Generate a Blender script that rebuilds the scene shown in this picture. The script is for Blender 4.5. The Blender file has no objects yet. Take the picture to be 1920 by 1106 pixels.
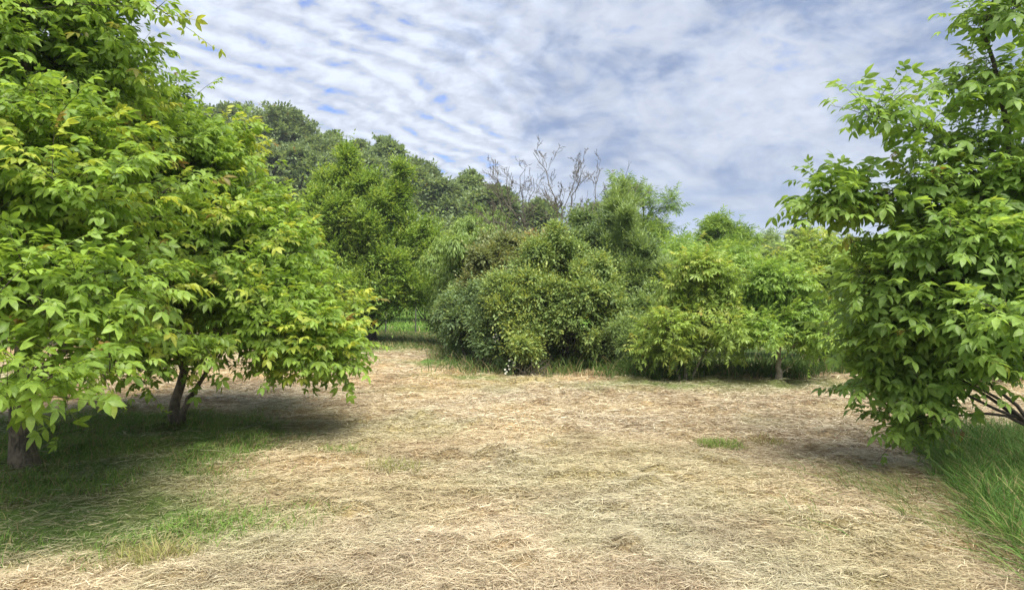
import bpy, math, random
import numpy as np
from mathutils import Vector

C = bpy.context.scene.collection
SC = bpy.context.scene

# ------------------------------------------------------------------ camera
F = 1297.0                      # focal length in pixels of the 1920 wide photograph
CAMZ = 1.65
HZ = 545.0                      # row of the eye level
cam_d = bpy.data.cameras.new('camera')
cam_d.sensor_width = 36.0
cam_d.lens = 36.0 * F / 1920.0
cam_d.clip_start = 0.05
cam_d.clip_end = 6000.0
cam = bpy.data.objects.new('camera', cam_d)
cam.location = (0, 0, CAMZ)
cam.rotation_euler = (math.radians(90) - math.atan((553 - HZ) / F), 0, 0)
C.objects.link(cam)
SC.camera = cam

# ------------------------------------------------------------------ light, sky, exposure
SUN_EL = math.radians(60)
SUN_AZ = math.radians(160)      # clockwise from +Y (view direction): behind the viewer, to the right
SC.view_settings.view_transform = 'Standard'
SC.view_settings.look = 'None'
SC.view_settings.exposure = 1.62
SC.view_settings.gamma = 1.0
SC.render.film_transparent = False
SC.cycles.max_bounces = 7
SC.cycles.diffuse_bounces = 4
SC.cycles.glossy_bounces = 2
SC.cycles.transmission_bounces = 5
SC.cycles.use_denoising = True
try:
    SC.cycles.denoising_input_passes = 'RGB_ALBEDO_NORMAL'
    SC.cycles.denoising_prefilter = 'ACCURATE'
except Exception:
    pass
SC.cycles.sample_clamp_indirect = 6.0

sun_d = bpy.data.lights.new('sun', 'SUN')
sun_d.energy = 3.0
sun_d.angle = math.radians(42)
sun_d.color = (1.0, 0.95, 0.86)
sun = bpy.data.objects.new('sun', sun_d)
sv = Vector((math.cos(SUN_EL) * math.sin(SUN_AZ), math.cos(SUN_EL) * math.cos(SUN_AZ), math.sin(SUN_EL)))
sun.rotation_euler = (-sv).to_track_quat('-Z', 'Y').to_euler()
sun.location = sv * 50
C.objects.link(sun)


class NT:
    """small helper for node trees"""
    def __init__(s, tree):
        s.t = tree
        tree.nodes.clear()

    def n(s, kind, **kw):
        nd = s.t.nodes.new(kind)
        for k, v in kw.items():
            setattr(nd, k, v)
        return nd

    def set(s, sock, v):
        if isinstance(v, bpy.types.NodeSocket):
            s.t.links.new(v, sock)
        elif isinstance(v, (tuple, list)) and len(v) == 3 and sock.type == 'RGBA':
            sock.default_value = (*v, 1)
        else:
            sock.default_value = v

    def m(s, op, a, b=0.0, c=None, clamp=False):
        nd = s.n('ShaderNodeMath', operation=op)
        nd.use_clamp = clamp
        s.set(nd.inputs[0], a)
        s.set(nd.inputs[1], b)
        if c is not None:
            s.set(nd.inputs[2], c)
        return nd.outputs[0]

    def vm(s, op, a, b=(0, 0, 0)):
        nd = s.n('ShaderNodeVectorMath', operation=op)
        s.set(nd.inputs[0], a)
        if op == 'SCALE':
            s.set(nd.inputs['Scale'], b)
        else:
            s.set(nd.inputs[1], b)
        return nd.outputs['Value'] if op in ('DOT_PRODUCT', 'LENGTH') else nd.outputs[0]

    def mix(s, f, a, b, blend='MIX'):
        nd = s.n('ShaderNodeMix', data_type='RGBA', blend_type=blend)
        s.set(nd.inputs[0], f)
        s.set(nd.inputs[6], a)
        s.set(nd.inputs[7], b)
        return nd.outputs[2]

    def noise(s, vec, scale, detail=4.0, rough=0.55, dist=0.0):
        nd = s.n('ShaderNodeTexNoise')
        s.set(nd.inputs['Vector'], vec)
        nd.inputs['Scale'].default_value = scale
        nd.inputs['Detail'].default_value = detail
        nd.inputs['Roughness'].default_value = rough
        nd.inputs['Distortion'].default_value = dist
        return nd.outputs

    def ramp(s, f, a, b, lo=0.0, hi=1.0):
        nd = s.n('ShaderNodeMapRange')
        nd.interpolation_type = 'SMOOTHSTEP'
        s.set(nd.inputs[0], f)
        nd.inputs[1].default_value = a
        nd.inputs[2].default_value = b
        nd.inputs[3].default_value = lo
        nd.inputs[4].default_value = hi
        return nd.outputs[0]


def make_world():
    w = bpy.data.worlds.new('World')
    SC.world = w
    w.use_nodes = True
    k = NT(w.node_tree)
    sky = k.n('ShaderNodeTexSky', sky_type='NISHITA')
    sky.sun_disc = False
    sky.sun_elevation = SUN_EL
    sky.sun_rotation = SUN_AZ
    sky.air_density = 1.2
    sky.dust_density = 0.6
    sky.ozone_density = 2.0
    g = k.n('ShaderNodeTexCoord').outputs['Generated']
    sp = k.n('ShaderNodeSeparateXYZ')
    k.set(sp.inputs[0], g)
    den = k.m('ADD', k.m('MAXIMUM', sp.outputs[2], 0.0), 0.10)
    u = k.m('DIVIDE', sp.outputs[0], den)
    v = k.m('DIVIDE', sp.outputs[1], den)
    cv = k.n('ShaderNodeCombineXYZ')
    k.set(cv.inputs[0], u)
    k.set(cv.inputs[1], v)
    p = cv.outputs[0]
    # warped cloud plane
    w1 = k.noise(p, 1.3, 3.0, 0.5)[1]
    w2 = k.noise(p, 7.0, 2.0, 0.5)[1]
    off = k.vm('ADD', k.vm('SCALE', k.vm('SUBTRACT', w1, (0.5, 0.5, 0.5)), 0.42),
               k.vm('SCALE', k.vm('SUBTRACT', w2, (0.5, 0.5, 0.5)), 0.09))
    pw = k.vm('ADD', p, off)
    # rows of small clouds
    ph = k.m('MULTIPLY', k.vm('DOT_PRODUCT', pw, (0.85, -0.52, 0)), 2 * math.pi / 0.155)
    row = k.m('MULTIPLY_ADD', k.m('SINE', ph), 0.5, 0.5)
    mp = k.n('ShaderNodeMapping')
    k.set(mp.inputs[0], pw)
    mp.inputs['Rotation'].default_value = (0, 0, math.radians(-58.5))
    mp.inputs['Scale'].default_value = (1.25, 0.95, 1.0)
    cell = k.noise(mp.outputs[0], 9.0, 4.0, 0.55)[0]
    # angular coordinates keep the patches round towards the horizon
    el = k.m('ARCTAN2', sp.outputs[2], sp.outputs[1])
    az = k.m('ARCTAN2', sp.outputs[0], sp.outputs[1])
    ca = k.n('ShaderNodeCombineXYZ')
    k.set(ca.inputs[0], az)
    k.set(ca.inputs[1], k.m('MULTIPLY', el, 1.7))
    pa = ca.outputs[0]
    big = k.noise(pa, 3.1, 4.0, 0.55, 0.3)[0]
    mid = k.noise(k.vm('ADD', pa, (3.7, 1.2, 0)), 9.0, 5.0, 0.6, 0.5)[0]
    fine = k.noise(k.vm('ADD', pa, (1.7, 5.2, 0)), 28.0, 5.0, 0.6, 0.4)[0]
    left = k.ramp(k.m('SUBTRACT', u, k.m('MULTIPLY', v, 0.10)), -0.55, 0.12, 1.0, 0.0)
    # thickness of the cloud layer
    t = k.m('MULTIPLY_ADD', k.m('MULTIPLY', k.m('SUBTRACT', row, 0.5), k.m('MULTIPLY_ADD', left, 0.92, 0.08)), 0.26, 0.56)
    t = k.m('ADD', t, k.m('MULTIPLY', k.m('SUBTRACT', cell, 0.5), k.m('MULTIPLY_ADD', left, 0.70, 0.30)))
    t = k.m('ADD', t, k.m('MULTIPLY', k.m('SUBTRACT', mid, 0.5), 0.55))
    t = k.m('ADD', t, k.m('MULTIPLY', k.m('SUBTRACT', big, 0.5), 0.45))
    t = k.m('ADD', t, k.m('MULTIPLY', k.m('SUBTRACT', fine, 0.5), 0.52))
    cover = k.ramp(t, 0.07, 0.47)
    # bright edges, greyer bodies where the layer is thick
    th = k.m('ADD', k.m('MULTIPLY', mid, 0.75), k.m('ADD', k.m('MULTIPLY', big, 0.85), k.m('MULTIPLY', fine, 0.30)))
    thick = k.ramp(k.m('ADD', th, k.m('MULTIPLY', left, -0.16)), 0.78, 1.12)
    bright = (3.5, 3.82, 4.42)
    grey = (1.0, 1.40, 2.30)
    body = k.mix(thick, bright, grey)
    relief = k.ramp(t, 0.34, 0.82, 0.76, 1.10)
    body = k.mix(1.0, body, relief, 'MULTIPLY')
    cc = k.mix(1.0, sky.outputs[0], (0.33, 0.50, 0.88), 'MULTIPLY')
    col = k.mix(k.m('MULTIPLY', cover, 0.97), cc, body)
    # the layer thins into pale blue towards the horizon
    hz = k.ramp(sp.outputs[2], 0.02, 0.20, 1.0, 0.0)
    hn = k.noise(k.vm('MULTIPLY', g, (1.5, 1.5, 14.0)), 2.0, 4.0, 0.6)[0]
    hcol = k.mix(k.ramp(hn, 0.40, 0.62), (1.75, 2.5, 4.0), (3.2, 3.6, 4.2))
    col = k.mix(k.m('MULTIPLY', hz, 0.75), col, hcol)
    bg = k.n('ShaderNodeBackground')
    k.set(bg.inputs[0], col)
    bg.inputs[1].default_value = 0.078
    out = k.n('ShaderNodeOutputWorld')
    k.t.links.new(bg.outputs[0], out.inputs[0])
    try:
        w.cycles.sampling_method = 'MANUAL'
        w.cycles.sample_map_resolution = 512
    except Exception:
        pass


make_world()

# ------------------------------------------------------------------ numpy helpers
def _hash(ix, iy, iz, seed):
    h = (ix.astype(np.int64) * 374761393 + iy.astype(np.int64) * 668265263 + iz.astype(np.int64) * 2147483647 + seed * 974711) & 0xFFFFFFFF
    h = ((h ^ (h >> 13)) * 1274126177) & 0xFFFFFFFF
    h = h ^ (h >> 16)
    return (h & 0xFFFFFF) / float(0xFFFFFF)


def vnoise(p, seed=0):
    p = np.asarray(p, float)
    if p.shape[-1] == 2:
        p = np.concatenate([p, np.zeros(p.shape[:-1] + (1,))], -1)
    i = np.floor(p).astype(np.int64)
    f = p - i
    f = f * f * (3 - 2 * f)
    r = 0
    for dx in (0, 1):
        for dy in (0, 1):
            for dz in (0, 1):
                w = (f[..., 0] if dx else 1 - f[..., 0]) * (f[..., 1] if dy else 1 - f[..., 1]) * (f[..., 2] if dz else 1 - f[..., 2])
                r = r + w * _hash(i[..., 0] + dx, i[..., 1] + dy, i[..., 2] + dz, seed)
    return r


def fbm(p, oct=4, seed=0):
    a, s, tot, r = 1.0, 1.0, 0.0, 0
    p = np.asarray(p, float)
    for o in range(oct):
        r = r + a * vnoise(p * s, seed + o * 17)
        tot += a
        a *= 0.5
        s *= 2.03
    return r / tot


def sstep(x, a, b):
    t = np.clip((x - a) / (b - a), 0, 1)
    return t * t * (3 - 2 * t)


def nrm(v):
    return v / np.maximum(np.linalg.norm(v, axis=-1, keepdims=True), 1e-9)


def link(name, me, parent=None):
    o = bpy.data.objects.new(name, me)
    C.objects.link(o)
    if parent is not None:
        o.parent = parent
    return o


def mesh_np(name, V, Q, mat, parent=None, attr=None, smooth=True, origin=None):
    """V (n,3), Q (m,4) -> ONE mesh object; attr = {name: (n,4) colours}"""
    V = np.asarray(V, np.float32)
    Q = np.asarray(Q, np.int32)
    if origin is not None:
        V = V - np.asarray(origin, np.float32)
    me = bpy.data.meshes.new(name)
    me.vertices.add(len(V))
    me.vertices.foreach_set('co', V.ravel())
    k = Q.shape[1]
    me.loops.add(len(Q) * k)
    me.loops.foreach_set('vertex_index', Q.ravel())
    me.polygons.add(len(Q))
    me.polygons.foreach_set('loop_start', np.arange(len(Q), dtype=np.int32) * k)
    me.update(calc_edges=True)
    if smooth:
        me.polygons.foreach_set('use_smooth', np.ones(len(Q), bool))
    for an, arr in (attr or {}).items():
        a = me.attributes.new(an, 'FLOAT_COLOR', 'POINT')
        a.data.foreach_set('color', np.asarray(arr, np.float32).ravel())
    me.materials.append(mat)
    return link(name, me, parent)


def thing(name, label, cat, loc=(0, 0, 0), group=None):
    o = bpy.data.objects.new(name, None)
    o.empty_display_size = 0.2
    C.objects.link(o)
    o.location = loc
    o['label'] = label
    o['category'] = cat
    if group:
        o['group'] = group
    return o


class Tubes:
    """collects tapered tubes into one vertex and face list"""
    def __init__(s):
        s.V, s.Q, s.n = [], [], 0

    def add(s, pts, rad, sides=6, rng=None, rough=0.0):
        pts = np.asarray(pts, float)
        rad = np.broadcast_to(np.asarray(rad, float), (len(pts),))
        t = nrm(np.gradient(pts, axis=0))
        ref = np.array([0.31, 0.95, 0.08]) if abs(t[0][2]) > 0.8 else np.array([0, 0, 1.0])
        a = nrm(np.cross(t, ref))
        b = np.cross(t, a)
        th = np.arange(sides) / sides * 2 * np.pi
        rr = rad[:, None] * np.ones(sides)
        if rough and rng is not None:
            rr = rr * (1 + rough * (rng.random(rr.shape) - 0.5))
        ring = pts[:, None, :] + rr[..., None] * (np.cos(th)[None, :, None] * a[:, None, :] + np.sin(th)[None, :, None] * b[:, None, :])
        m = len(pts)
        i = np.arange(m - 1)[:, None] * sides
        j = np.arange(sides)[None, :]
        j2 = (j + 1) % sides
        q = np.stack([i + j, i + j2, i + sides + j2, i + sides + j], -1).reshape(-1, 4) + s.n
        s.V.append(ring.reshape(-1, 3))
        s.Q.append(q)
        s.n += m * sides

    def get(s):
        return np.concatenate(s.V), np.concatenate(s.Q)


def bez(a, b, c, n):
    t = np.linspace(0, 1, n)[:, None]
    return (1 - t) ** 2 * a + 2 * t * (1 - t) * b + t ** 2 * c


# ------------------------------------------------------------------ the lie of the land
def ground_h(x, y):
    x = np.asarray(x, float)
    y = np.asarray(y, float)
    p = np.stack([x, y], -1)
    near = 1 - sstep(np.hypot(x, y), 30, 60)
    h = (fbm(p * 0.35, 3, 5) - 0.5) * 0.16 * near
    lump = fbm(p * 2.2, 4, 11) - 0.5
    h = h + lump * 0.075 * near
    # a slight bank at the back edge of the mown field on the right
    h = h + 0.10 * sstep(x, 1.5, 4.5) * np.exp(-((y - 12.9) / 0.9) ** 2)
    hill = np.clip((13 - x) * 0.31, 0, 34) * sstep(y, 33, 84)
    hill = hill * (1 - 0.3 * sstep(y, 150, 500))
    far = 24 * sstep(np.hypot(x, y), 350, 800) * (0.6 + 0.8 * fbm(p * 0.004, 3, 3))
    return h + hill + far


def gz(x, y):
    return float(ground_h(np.array([x]), np.array([y]))[0])


def P(px, py, d):
    return np.array([(px - 960) / F * d, d, CAMZ + (HZ - py) / F * d])


def GP(px, d):
    x = (px - 960) / F * d
    return (x, d, gz(x, d))


def ell(x, y, cx, cy, rx, ry, soft=0.5, rot=0.0):
    c, s = math.cos(rot), math.sin(rot)
    u = ((x - cx) * c + (y - cy) * s) / rx
    v = (-(x - cx) * s + (y - cy) * c) / ry
    return 1 - sstep(np.hypot(u, v), 1 - soft, 1 + soft)


def grass_mask(x, y):
    """0 = dry mown hay, 1 = green grass"""
    p = np.stack([x, y], -1)
    wob = (fbm(p * 0.9, 4, 31) - 0.5) * 1.6
    xx, yy = x + wob, y + wob * 0.7
    m = ell(xx, yy, -4.9, 6.7, 2.5, 2.5, 0.28) * 0.95                       # under the walnut trees
    m = np.maximum(m, 0.95 * ell(xx, yy, -3.4, 5.0, 1.7, 0.9, 0.35))
    m = np.maximum(m, sstep(xx - (4.25 - (7.4 - yy) * 0.36), -0.15, 0.35) * (1 - sstep(yy, 7.6, 8.6)))   # tall grass at the right
    m = np.maximum(m, 1.0 * ell(xx, yy, -4.0, 23.6, 3.4, 4.9, 0.22))         # the shaded way at the back
    m = np.maximum(m, 0.7 * ell(xx, yy, 2.95, 12.0, 1.3, 0.8, 0.5))
    m = np.maximum(m, 0.6 * ell(xx, yy, 4.6, 12.2, 1.2, 0.6, 0.5))
    m = np.maximum(m, sstep(yy, 14.6, 15.6) * (sstep(xx, -2.6, -1.6)))
    m = np.maximum(m, sstep(yy, 27.0, 28.0))
    m = np.maximum(m, 0.75 * ell(xx, yy, -0.7, 13.2, 0.8, 0.5, 0.6))
    m = np.maximum(m, sstep(np.hypot(x, y), 40, 48))
    return np.clip(m, 0, 1)


HAYCOLS = np.array([(0.56, 0.470, 0.315), (0.46, 0.370, 0.245), (0.63, 0.545, 0.385), (0.31, 0.240, 0.165), (0.54, 0.480, 0.32), (0.70, 0.635, 0.47)])


def hay_tone(x, y):
    """large soft patches: warmer, greener and browner hay"""
    p = np.stack([x, y], -1)
    warm = fbm(p * 0.45, 3, 71)
    green = fbm(p * 0.6 + 9, 4, 81)
    brown = fbm(p * 1.3 + 4, 4, 91)
    return warm, green, brown


def ground_colour(x, y):
    p = np.stack([x, y], -1)
    warm, green, brown = hay_tone(x, y)
    c = np.array([0.36, 0.275, 0.165]) * np.ones(x.shape + (1,))
    c = c + (sstep(warm, 0.45, 0.7))[..., None] * np.array([0.07, 0.035, -0.01])
    gsh = (sstep(green, 0.50, 0.68) * 0.55)[..., None]
    c = c * (1 - gsh) + np.array([0.27, 0.26, 0.115]) * gsh
    b = (sstep(brown, 0.54, 0.72) * 0.5)[..., None]
    c = c * (1 - b) + np.array([0.21, 0.14, 0.08]) * b
    gm = grass_mask(x, y)[..., None]
    gc = np.array([0.105, 0.175, 0.040]) * (0.7 + 0.6 * fbm(p * 1.7, 4, 41))[..., None]
    thatch = (sstep(fbm(p * 1.1 + 3, 4, 47), 0.50, 0.66) * 0.40)[..., None]
    gc = gc * (1 - thatch) + np.array([0.16, 0.13, 0.06]) * thatch
    mead = sstep(y, 27.5, 29.0)[..., None]
    gc = gc * (1 - mead) + np.array([0.12, 0.22, 0.035]) * mead
    c = c * (1 - gm) + gc * gm
    far = sstep(np.hypot(x, y), 60, 120)[..., None]
    c = c * (1 - far) + np.array([0.05, 0.085, 0.03]) * far
    return np.clip(c, 0.01, 0.7)


# ------------------------------------------------------------------ materials
def new_mat(name):
    m = bpy.data.materials.new(name)
    m.use_nodes = True
    return m, NT(m.node_tree)


def ground_mat():
    m, k = new_mat('hay_and_soil')
    pos = k.n('ShaderNodeNewGeometry').outputs['Position']
    at = k.n('ShaderNodeAttribute', attribute_name='col')
    mp = k.n('ShaderNodeMapping')
    k.set(mp.inputs[0], pos)
    mp.inputs['Scale'].default_value = (1.0, 0.45, 1.0)
    f1 = k.noise(mp.outputs[0], 60.0, 5.0, 0.7, 1.2)[0]
    f2 = k.noise(pos, 14.0, 5.0, 0.65, 0.6)[0]
    v = k.m('ADD', k.m('MULTIPLY', f1, 0.9), k.m('MULTIPLY', f2, 0.7))
    s = k.ramp(v, 0.45, 1.15, 0.45, 1.45)
    col = k.mix(1.0, at.outputs[0], s, 'MULTIPLY')
    b = k.n('ShaderNodeBsdfPrincipled')
    k.set(b.inputs['Base Color'], col)
    b.inputs['Roughness'].default_value = 0.95
    b.inputs['Specular IOR Level'].default_value = 0.1
    bp = k.n('ShaderNodeBump')
    bp.inputs['Strength'].default_value = 0.9
    bp.inputs['Distance'].default_value = 0.03
    k.set(bp.inputs['Height'], v)
    k.t.links.new(bp.outputs[0], b.inputs['Normal'])
    o = k.n('ShaderNodeOutputMaterial')
    k.t.links.new(b.outputs[0], o.inputs[0])
    return m


def strand_mat(name, trans=0.25):
    m, k = new_mat(name)
    at = k.n('ShaderNodeAttribute', attribute_name='col')
    b = k.n('ShaderNodeBsdfPrincipled')
    k.set(b.inputs['Base Color'], at.outputs[0])
    b.inputs['Roughness'].default_value = 0.6
    b.inputs['Specular IOR Level'].default_value = 0.25
    tr = k.n('ShaderNodeBsdfTranslucent')
    k.set(tr.inputs[0], at.outputs[0])
    mx = k.n('ShaderNodeMixShader')
    mx.inputs[0].default_value = trans
    k.t.links.new(b.outputs[0], mx.inputs[1])
    k.t.links.new(tr.outputs[0], mx.inputs[2])
    o = k.n('ShaderNodeOutputMaterial')
    k.t.links.new(mx.outputs[0], o.inputs[0])
    return m


def leaf_mat(name, dark, light, yellow=(0.30, 0.34, 0.03), red=(0.24, 0.15, 0.05), trans=0.4, tint=(1.3, 1.2, 0.7), rough=0.45, spec=0.4, vein=0.25):
    m, k = new_mat(name)
    at = k.n('ShaderNodeAttribute', attribute_name='lv')
    sep = k.n('ShaderNodeSeparateColor')
    k.set(sep.inputs[0], at.outputs[0])
    c = k.mix(sep.outputs[0], dark, light)
    c = k.mix(sep.outputs[1], c, yellow)
    c = k.mix(sep.outputs[2], c, red)
    pos = k.n('ShaderNodeNewGeometry').outputs['Position']
    nz = k.noise(pos, 35.0, 3.0, 0.6)[0]
    c = k.mix(1.0, c, k.ramp(nz, 0.3, 0.7, 0.82, 1.18), 'MULTIPLY')
    rib = k.ramp(at.outputs['Alpha'], 0.86, 0.99, 0.0, vein)
    c = k.mix(rib, c, (0.36, 0.44, 0.12))
    b = k.n('ShaderNodeBsdfPrincipled')
    k.set(b.inputs['Base Color'], c)
    b.inputs['Roughness'].default_value = rough
    b.inputs['Specular IOR Level'].default_value = spec
    tr = k.n('ShaderNodeBsdfTranslucent')
    k.set(tr.inputs[0], k.mix(1.0, c, tint, 'MULTIPLY'))
    mx = k.n('ShaderNodeMixShader')
    mx.inputs[0].default_value = trans
    k.t.links.new(b.outputs[0], mx.inputs[1])
    k.t.links.new(tr.outputs[0], mx.inputs[2])
    o = k.n('ShaderNodeOutputMaterial')
    k.t.links.new(mx.outputs[0], o.inputs[0])
    return m


def bark_mat(name, a, b_, scale=9.0):
    m, k = new_mat(name)
    pos = k.n('ShaderNodeNewGeometry').outputs['Position']
    mp = k.n('ShaderNodeMapping')
    k.set(mp.inputs[0], pos)
    mp.inputs['Scale'].default_value = (1, 1, 0.28)
    f = k.noise(mp.outputs[0], scale * 4, 5.0, 0.65, 0.8)[0]
    g = k.noise(pos, scale, 3.0, 0.6)[0]
    v = k.m('ADD', k.m('MULTIPLY', f, 0.7), k.m('MULTIPLY', g, 0.4))
    c = k.mix(k.ramp(v, 0.40, 0.70), a, b_)
    b = k.n('ShaderNodeBsdfPrincipled')
    k.set(b.inputs['Base Color'], c)
    b.inputs['Roughness'].default_value = 0.9
    bp = k.n('ShaderNodeBump')
    bp.inputs['Strength'].default_value = 0.8
    bp.inputs['Distance'].default_value = 0.02
    k.set(bp.inputs['Height'], f)
    k.t.links.new(bp.outputs[0], b.inputs['Normal'])
    o = k.n('ShaderNodeOutputMaterial')
    k.t.links.new(b.outputs[0], o.inputs[0])
    return m


def plain_mat(name, col, rough=0.6):
    m, k = new_mat(name)
    pos = k.n('ShaderNodeNewGeometry').outputs['Position']
    nz = k.noise(pos, 20.0, 3.0, 0.6)[0]
    b = k.n('ShaderNodeBsdfPrincipled')
    k.set(b.inputs['Base Color'], k.mix(1.0, col, k.ramp(nz, 0.3, 0.7, 0.8, 1.15), 'MULTIPLY'))
    b.inputs['Roughness'].default_value = rough
    o = k.n('ShaderNodeOutputMaterial')
    k.t.links.new(b.outputs[0], o.inputs[0])
    return m


M_GROUND = ground_mat()
M_HAY = strand_mat('dry_hay', 0.15)
M_GRASS = strand_mat('green_grass', 0.35)
L_WALNUT = leaf_mat('walnut_leaf', (0.150, 0.255, 0.040), (0.325, 0.480, 0.085), (0.50, 0.54, 0.09), trans=0.50)
L_WALNUT_R = leaf_mat('walnut_leaf_cool', (0.150, 0.255, 0.055), (0.310, 0.470, 0.100), (0.44, 0.50, 0.09), trans=0.50)
L_YOUNG = leaf_mat('young_walnut_leaf', (0.185, 0.275, 0.055), (0.370, 0.510, 0.115), (0.52, 0.52, 0.12), red=(0.36, 0.22, 0.08), trans=0.48)
L_YOUNG_G = leaf_mat('fresh_walnut_leaf', (0.170, 0.285, 0.055), (0.340, 0.510, 0.110), (0.46, 0.54, 0.10), trans=0.50)
L_HORN = leaf_mat('hornbeam_leaf', (0.100, 0.185, 0.034), (0.300, 0.440, 0.085), (0.42, 0.50, 0.10), trans=0.45)
L_BUSH = leaf_mat('bush_leaf', (0.135, 0.210, 0.065), (0.340, 0.450, 0.150), (0.50, 0.52, 0.11), trans=0.42)
L_DARK = leaf_mat('dark_shrub_leaf', (0.085, 0.140, 0.058), (0.230, 0.330, 0.135), (0.34, 0.42, 0.13), trans=0.40)
L_BLUE = leaf_mat('cool_green_leaf', (0.160, 0.240, 0.090), (0.340, 0.460, 0.175), (0.36, 0.48, 0.18), trans=0.45)
L_BROWN = leaf_mat('dull_brown_leaf', (0.130, 0.165, 0.070), (0.290, 0.340, 0.140), (0.46, 0.42, 0.15), red=(0.27, 0.15, 0.07), trans=0.40)
L_WILLOW = leaf_mat('pale_green_leaf', (0.140, 0.230, 0.060), (0.320, 0.450, 0.120), (0.48, 0.52, 0.13), trans=0.45)
L_HILL = leaf_mat('wood_leaf', (0.090, 0.140, 0.065), (0.290, 0.380, 0.170), (0.30, 0.40, 0.15), trans=0.40)
L_HILL2 = leaf_mat('ash_leaf', (0.130, 0.200, 0.090), (0.300, 0.400, 0.180), (0.38, 0.46, 0.18), trans=0.42)
L_FIR = leaf_mat('fir_needles', (0.030, 0.055, 0.040), (0.080, 0.125, 0.080), (0.06, 0.09, 0.04), trans=0.20)
B_WALNUT = bark_mat('walnut_bark', (0.055, 0.042, 0.028), (0.22, 0.175, 0.115), 7.0)
B_TWIG = bark_mat('twig_bark', (0.030, 0.024, 0.018), (0.075, 0.060, 0.045))
B_PALE = bark_mat('pale_bark', (0.22, 0.18, 0.13), (0.42, 0.36, 0.28))
B_DEAD = bark_mat('dead_wood', (0.070, 0.060, 0.044), (0.165, 0.145, 0.108))
B_DARK = bark_mat('dark_bark', (0.022, 0.017, 0.013), (0.06, 0.047, 0.037))
M_STEEL = plain_mat('weathered_steel', (0.09, 0.085, 0.08), 0.5)
M_PETAL = plain_mat('white_petals', (0.78, 0.78, 0.74), 0.7)
M_YOLK = plain_mat('yellow_disc', (0.55, 0.38, 0.04), 0.7)
M_STEM = plain_mat('flower_stems', (0.09, 0.16, 0.04), 0.6)

# ------------------------------------------------------------------ leaf templates: x along, y across, z up
def leaflet(nseg=4, w=0.42, curve=0.22, fold=0.16, tip=0.0):
    prof = {2: [0.10, 1.0, 0.06], 3: [0.10, 0.95, 0.80, 0.04], 4: [0.08, 0.82, 1.0, 0.66, 0.03], 1: [0.5, 0.5]}[nseg]
    xs = {2: [0, 0.5, 1], 3: [0, 0.35, 0.68, 1], 4: [0, 0.24, 0.50, 0.78, 1], 1: [0, 1]}[nseg]
    V, Q, A = [], [], []
    for i, (x, pr) in enumerate(zip(xs, prof)):
        z = -curve * x * x
        hw = w * 0.5 * pr
        V += [(x, -hw, z + fold * hw), (x, 0, z), (x, hw, z + fold * hw)]
        A += [0.0, 1.0, 0.0]
    for i in range(nseg):
        a = i * 3
        Q += [(a, a + 1, a + 4, a + 3), (a + 1, a + 2, a + 5, a + 4)]
    return np.array(V, float), np.array(Q), np.array(A)


def simple_leaf():
    """cheap folded leaf: 2 quads"""
    V = np.array([(0, 0, 0), (0.45, -0.30, 0.06), (1, 0, -0.14), (0.45, 0.30, 0.06), (0.5, 0, -0.03)], float)
    Q = np.array([(0, 1, 2, 4), (0, 4, 2, 3)])
    return V, Q, np.array([0.5, 0, 0.5, 0, 1.0])


def rot(v, ax, ang):
    ax = ax / np.linalg.norm(ax)
    c, s = math.cos(ang), math.sin(ang)
    return v * c + np.cross(ax, v) * s + np.outer(v @ ax, ax) * (1 - c)


def compound(rng, pairs=3, nseg=4, size=0.44, width=0.46, droop=0.35, arch=0.30):
    """a pinnate leaf about 1 long"""
    V, Q, A = [], [], []
    n = 0

    def put(v, q, a):
        nonlocal n
        V.append(v); Q.append(q + n); A.append(a); n += len(v)
    xs = np.linspace(0, 0.66, 5)
    r = []
    for x in xs:
        z = 0.10 * x - arch * x * x
        r += [(x, -0.008, z), (x, 0.008, z)]
    rq = np.array([(2 * i, 2 * i + 1, 2 * i + 3, 2 * i + 2) for i in range(4)])
    put(np.array(r), rq, np.ones(10))
    for j in range(pairs):
        x = 0.20 + 0.42 * j / max(pairs - 1, 1)
        z = 0.10 * x - arch * x * x
        s = size * (0.62 + 0.38 * j / max(pairs - 1, 1)) * rng.uniform(0.9, 1.1)
        for sd in (-1, 1):
            v, q, a = leaflet(nseg, width * rng.uniform(0.9, 1.1), rng.uniform(0.12, 0.42), rng.uniform(0.1, 0.5))
            v = v * s * rng.uniform(0.9, 1.08)
            v = rot(v, np.array([1., 0, 0]), rng.normal(0, 0.30))
            v = rot(v, np.array([0, 1., 0]), droop * rng.uniform(0.4, 1.8))
            v = rot(v, np.array([0, 0, 1.]), sd * math.radians(rng.uniform(48, 74)))
            put(v + np.array([x + rng.uniform(-.02, .02), 0, z]), q, a)
    v, q, a = leaflet(nseg, width * 0.95, rng.uniform(0.2, 0.5), 0.2)
    v = rot(v * size * 1.12, np.array([0, 1., 0]), droop * rng.uniform(0.8, 1.5))
    x = 0.65
    put(v + np.array([x, 0, 0.10 * x - arch * x * x]), q, a)
    return np.concatenate(V), np.concatenate(Q), np.concatenate(A)


_r = np.random.default_rng(5)
T_BIG = [compound(_r, 3 if i % 3 else 2, 3, 0.44, 0.50, 0.30) for i in range(6)]
T_MED = [compound(_r, 3, 2, 0.42, 0.42, 0.30) for i in range(4)]
T_SPRIG = [compound(_r, 3, 1, 0.40, 0.34, 0.25, 0.15) for i in range(4)]
T_SIMPLE = [simple_leaf()]
T_NARROW = [leaflet(2, 0.24, 0.35, 0.2)]


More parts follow.
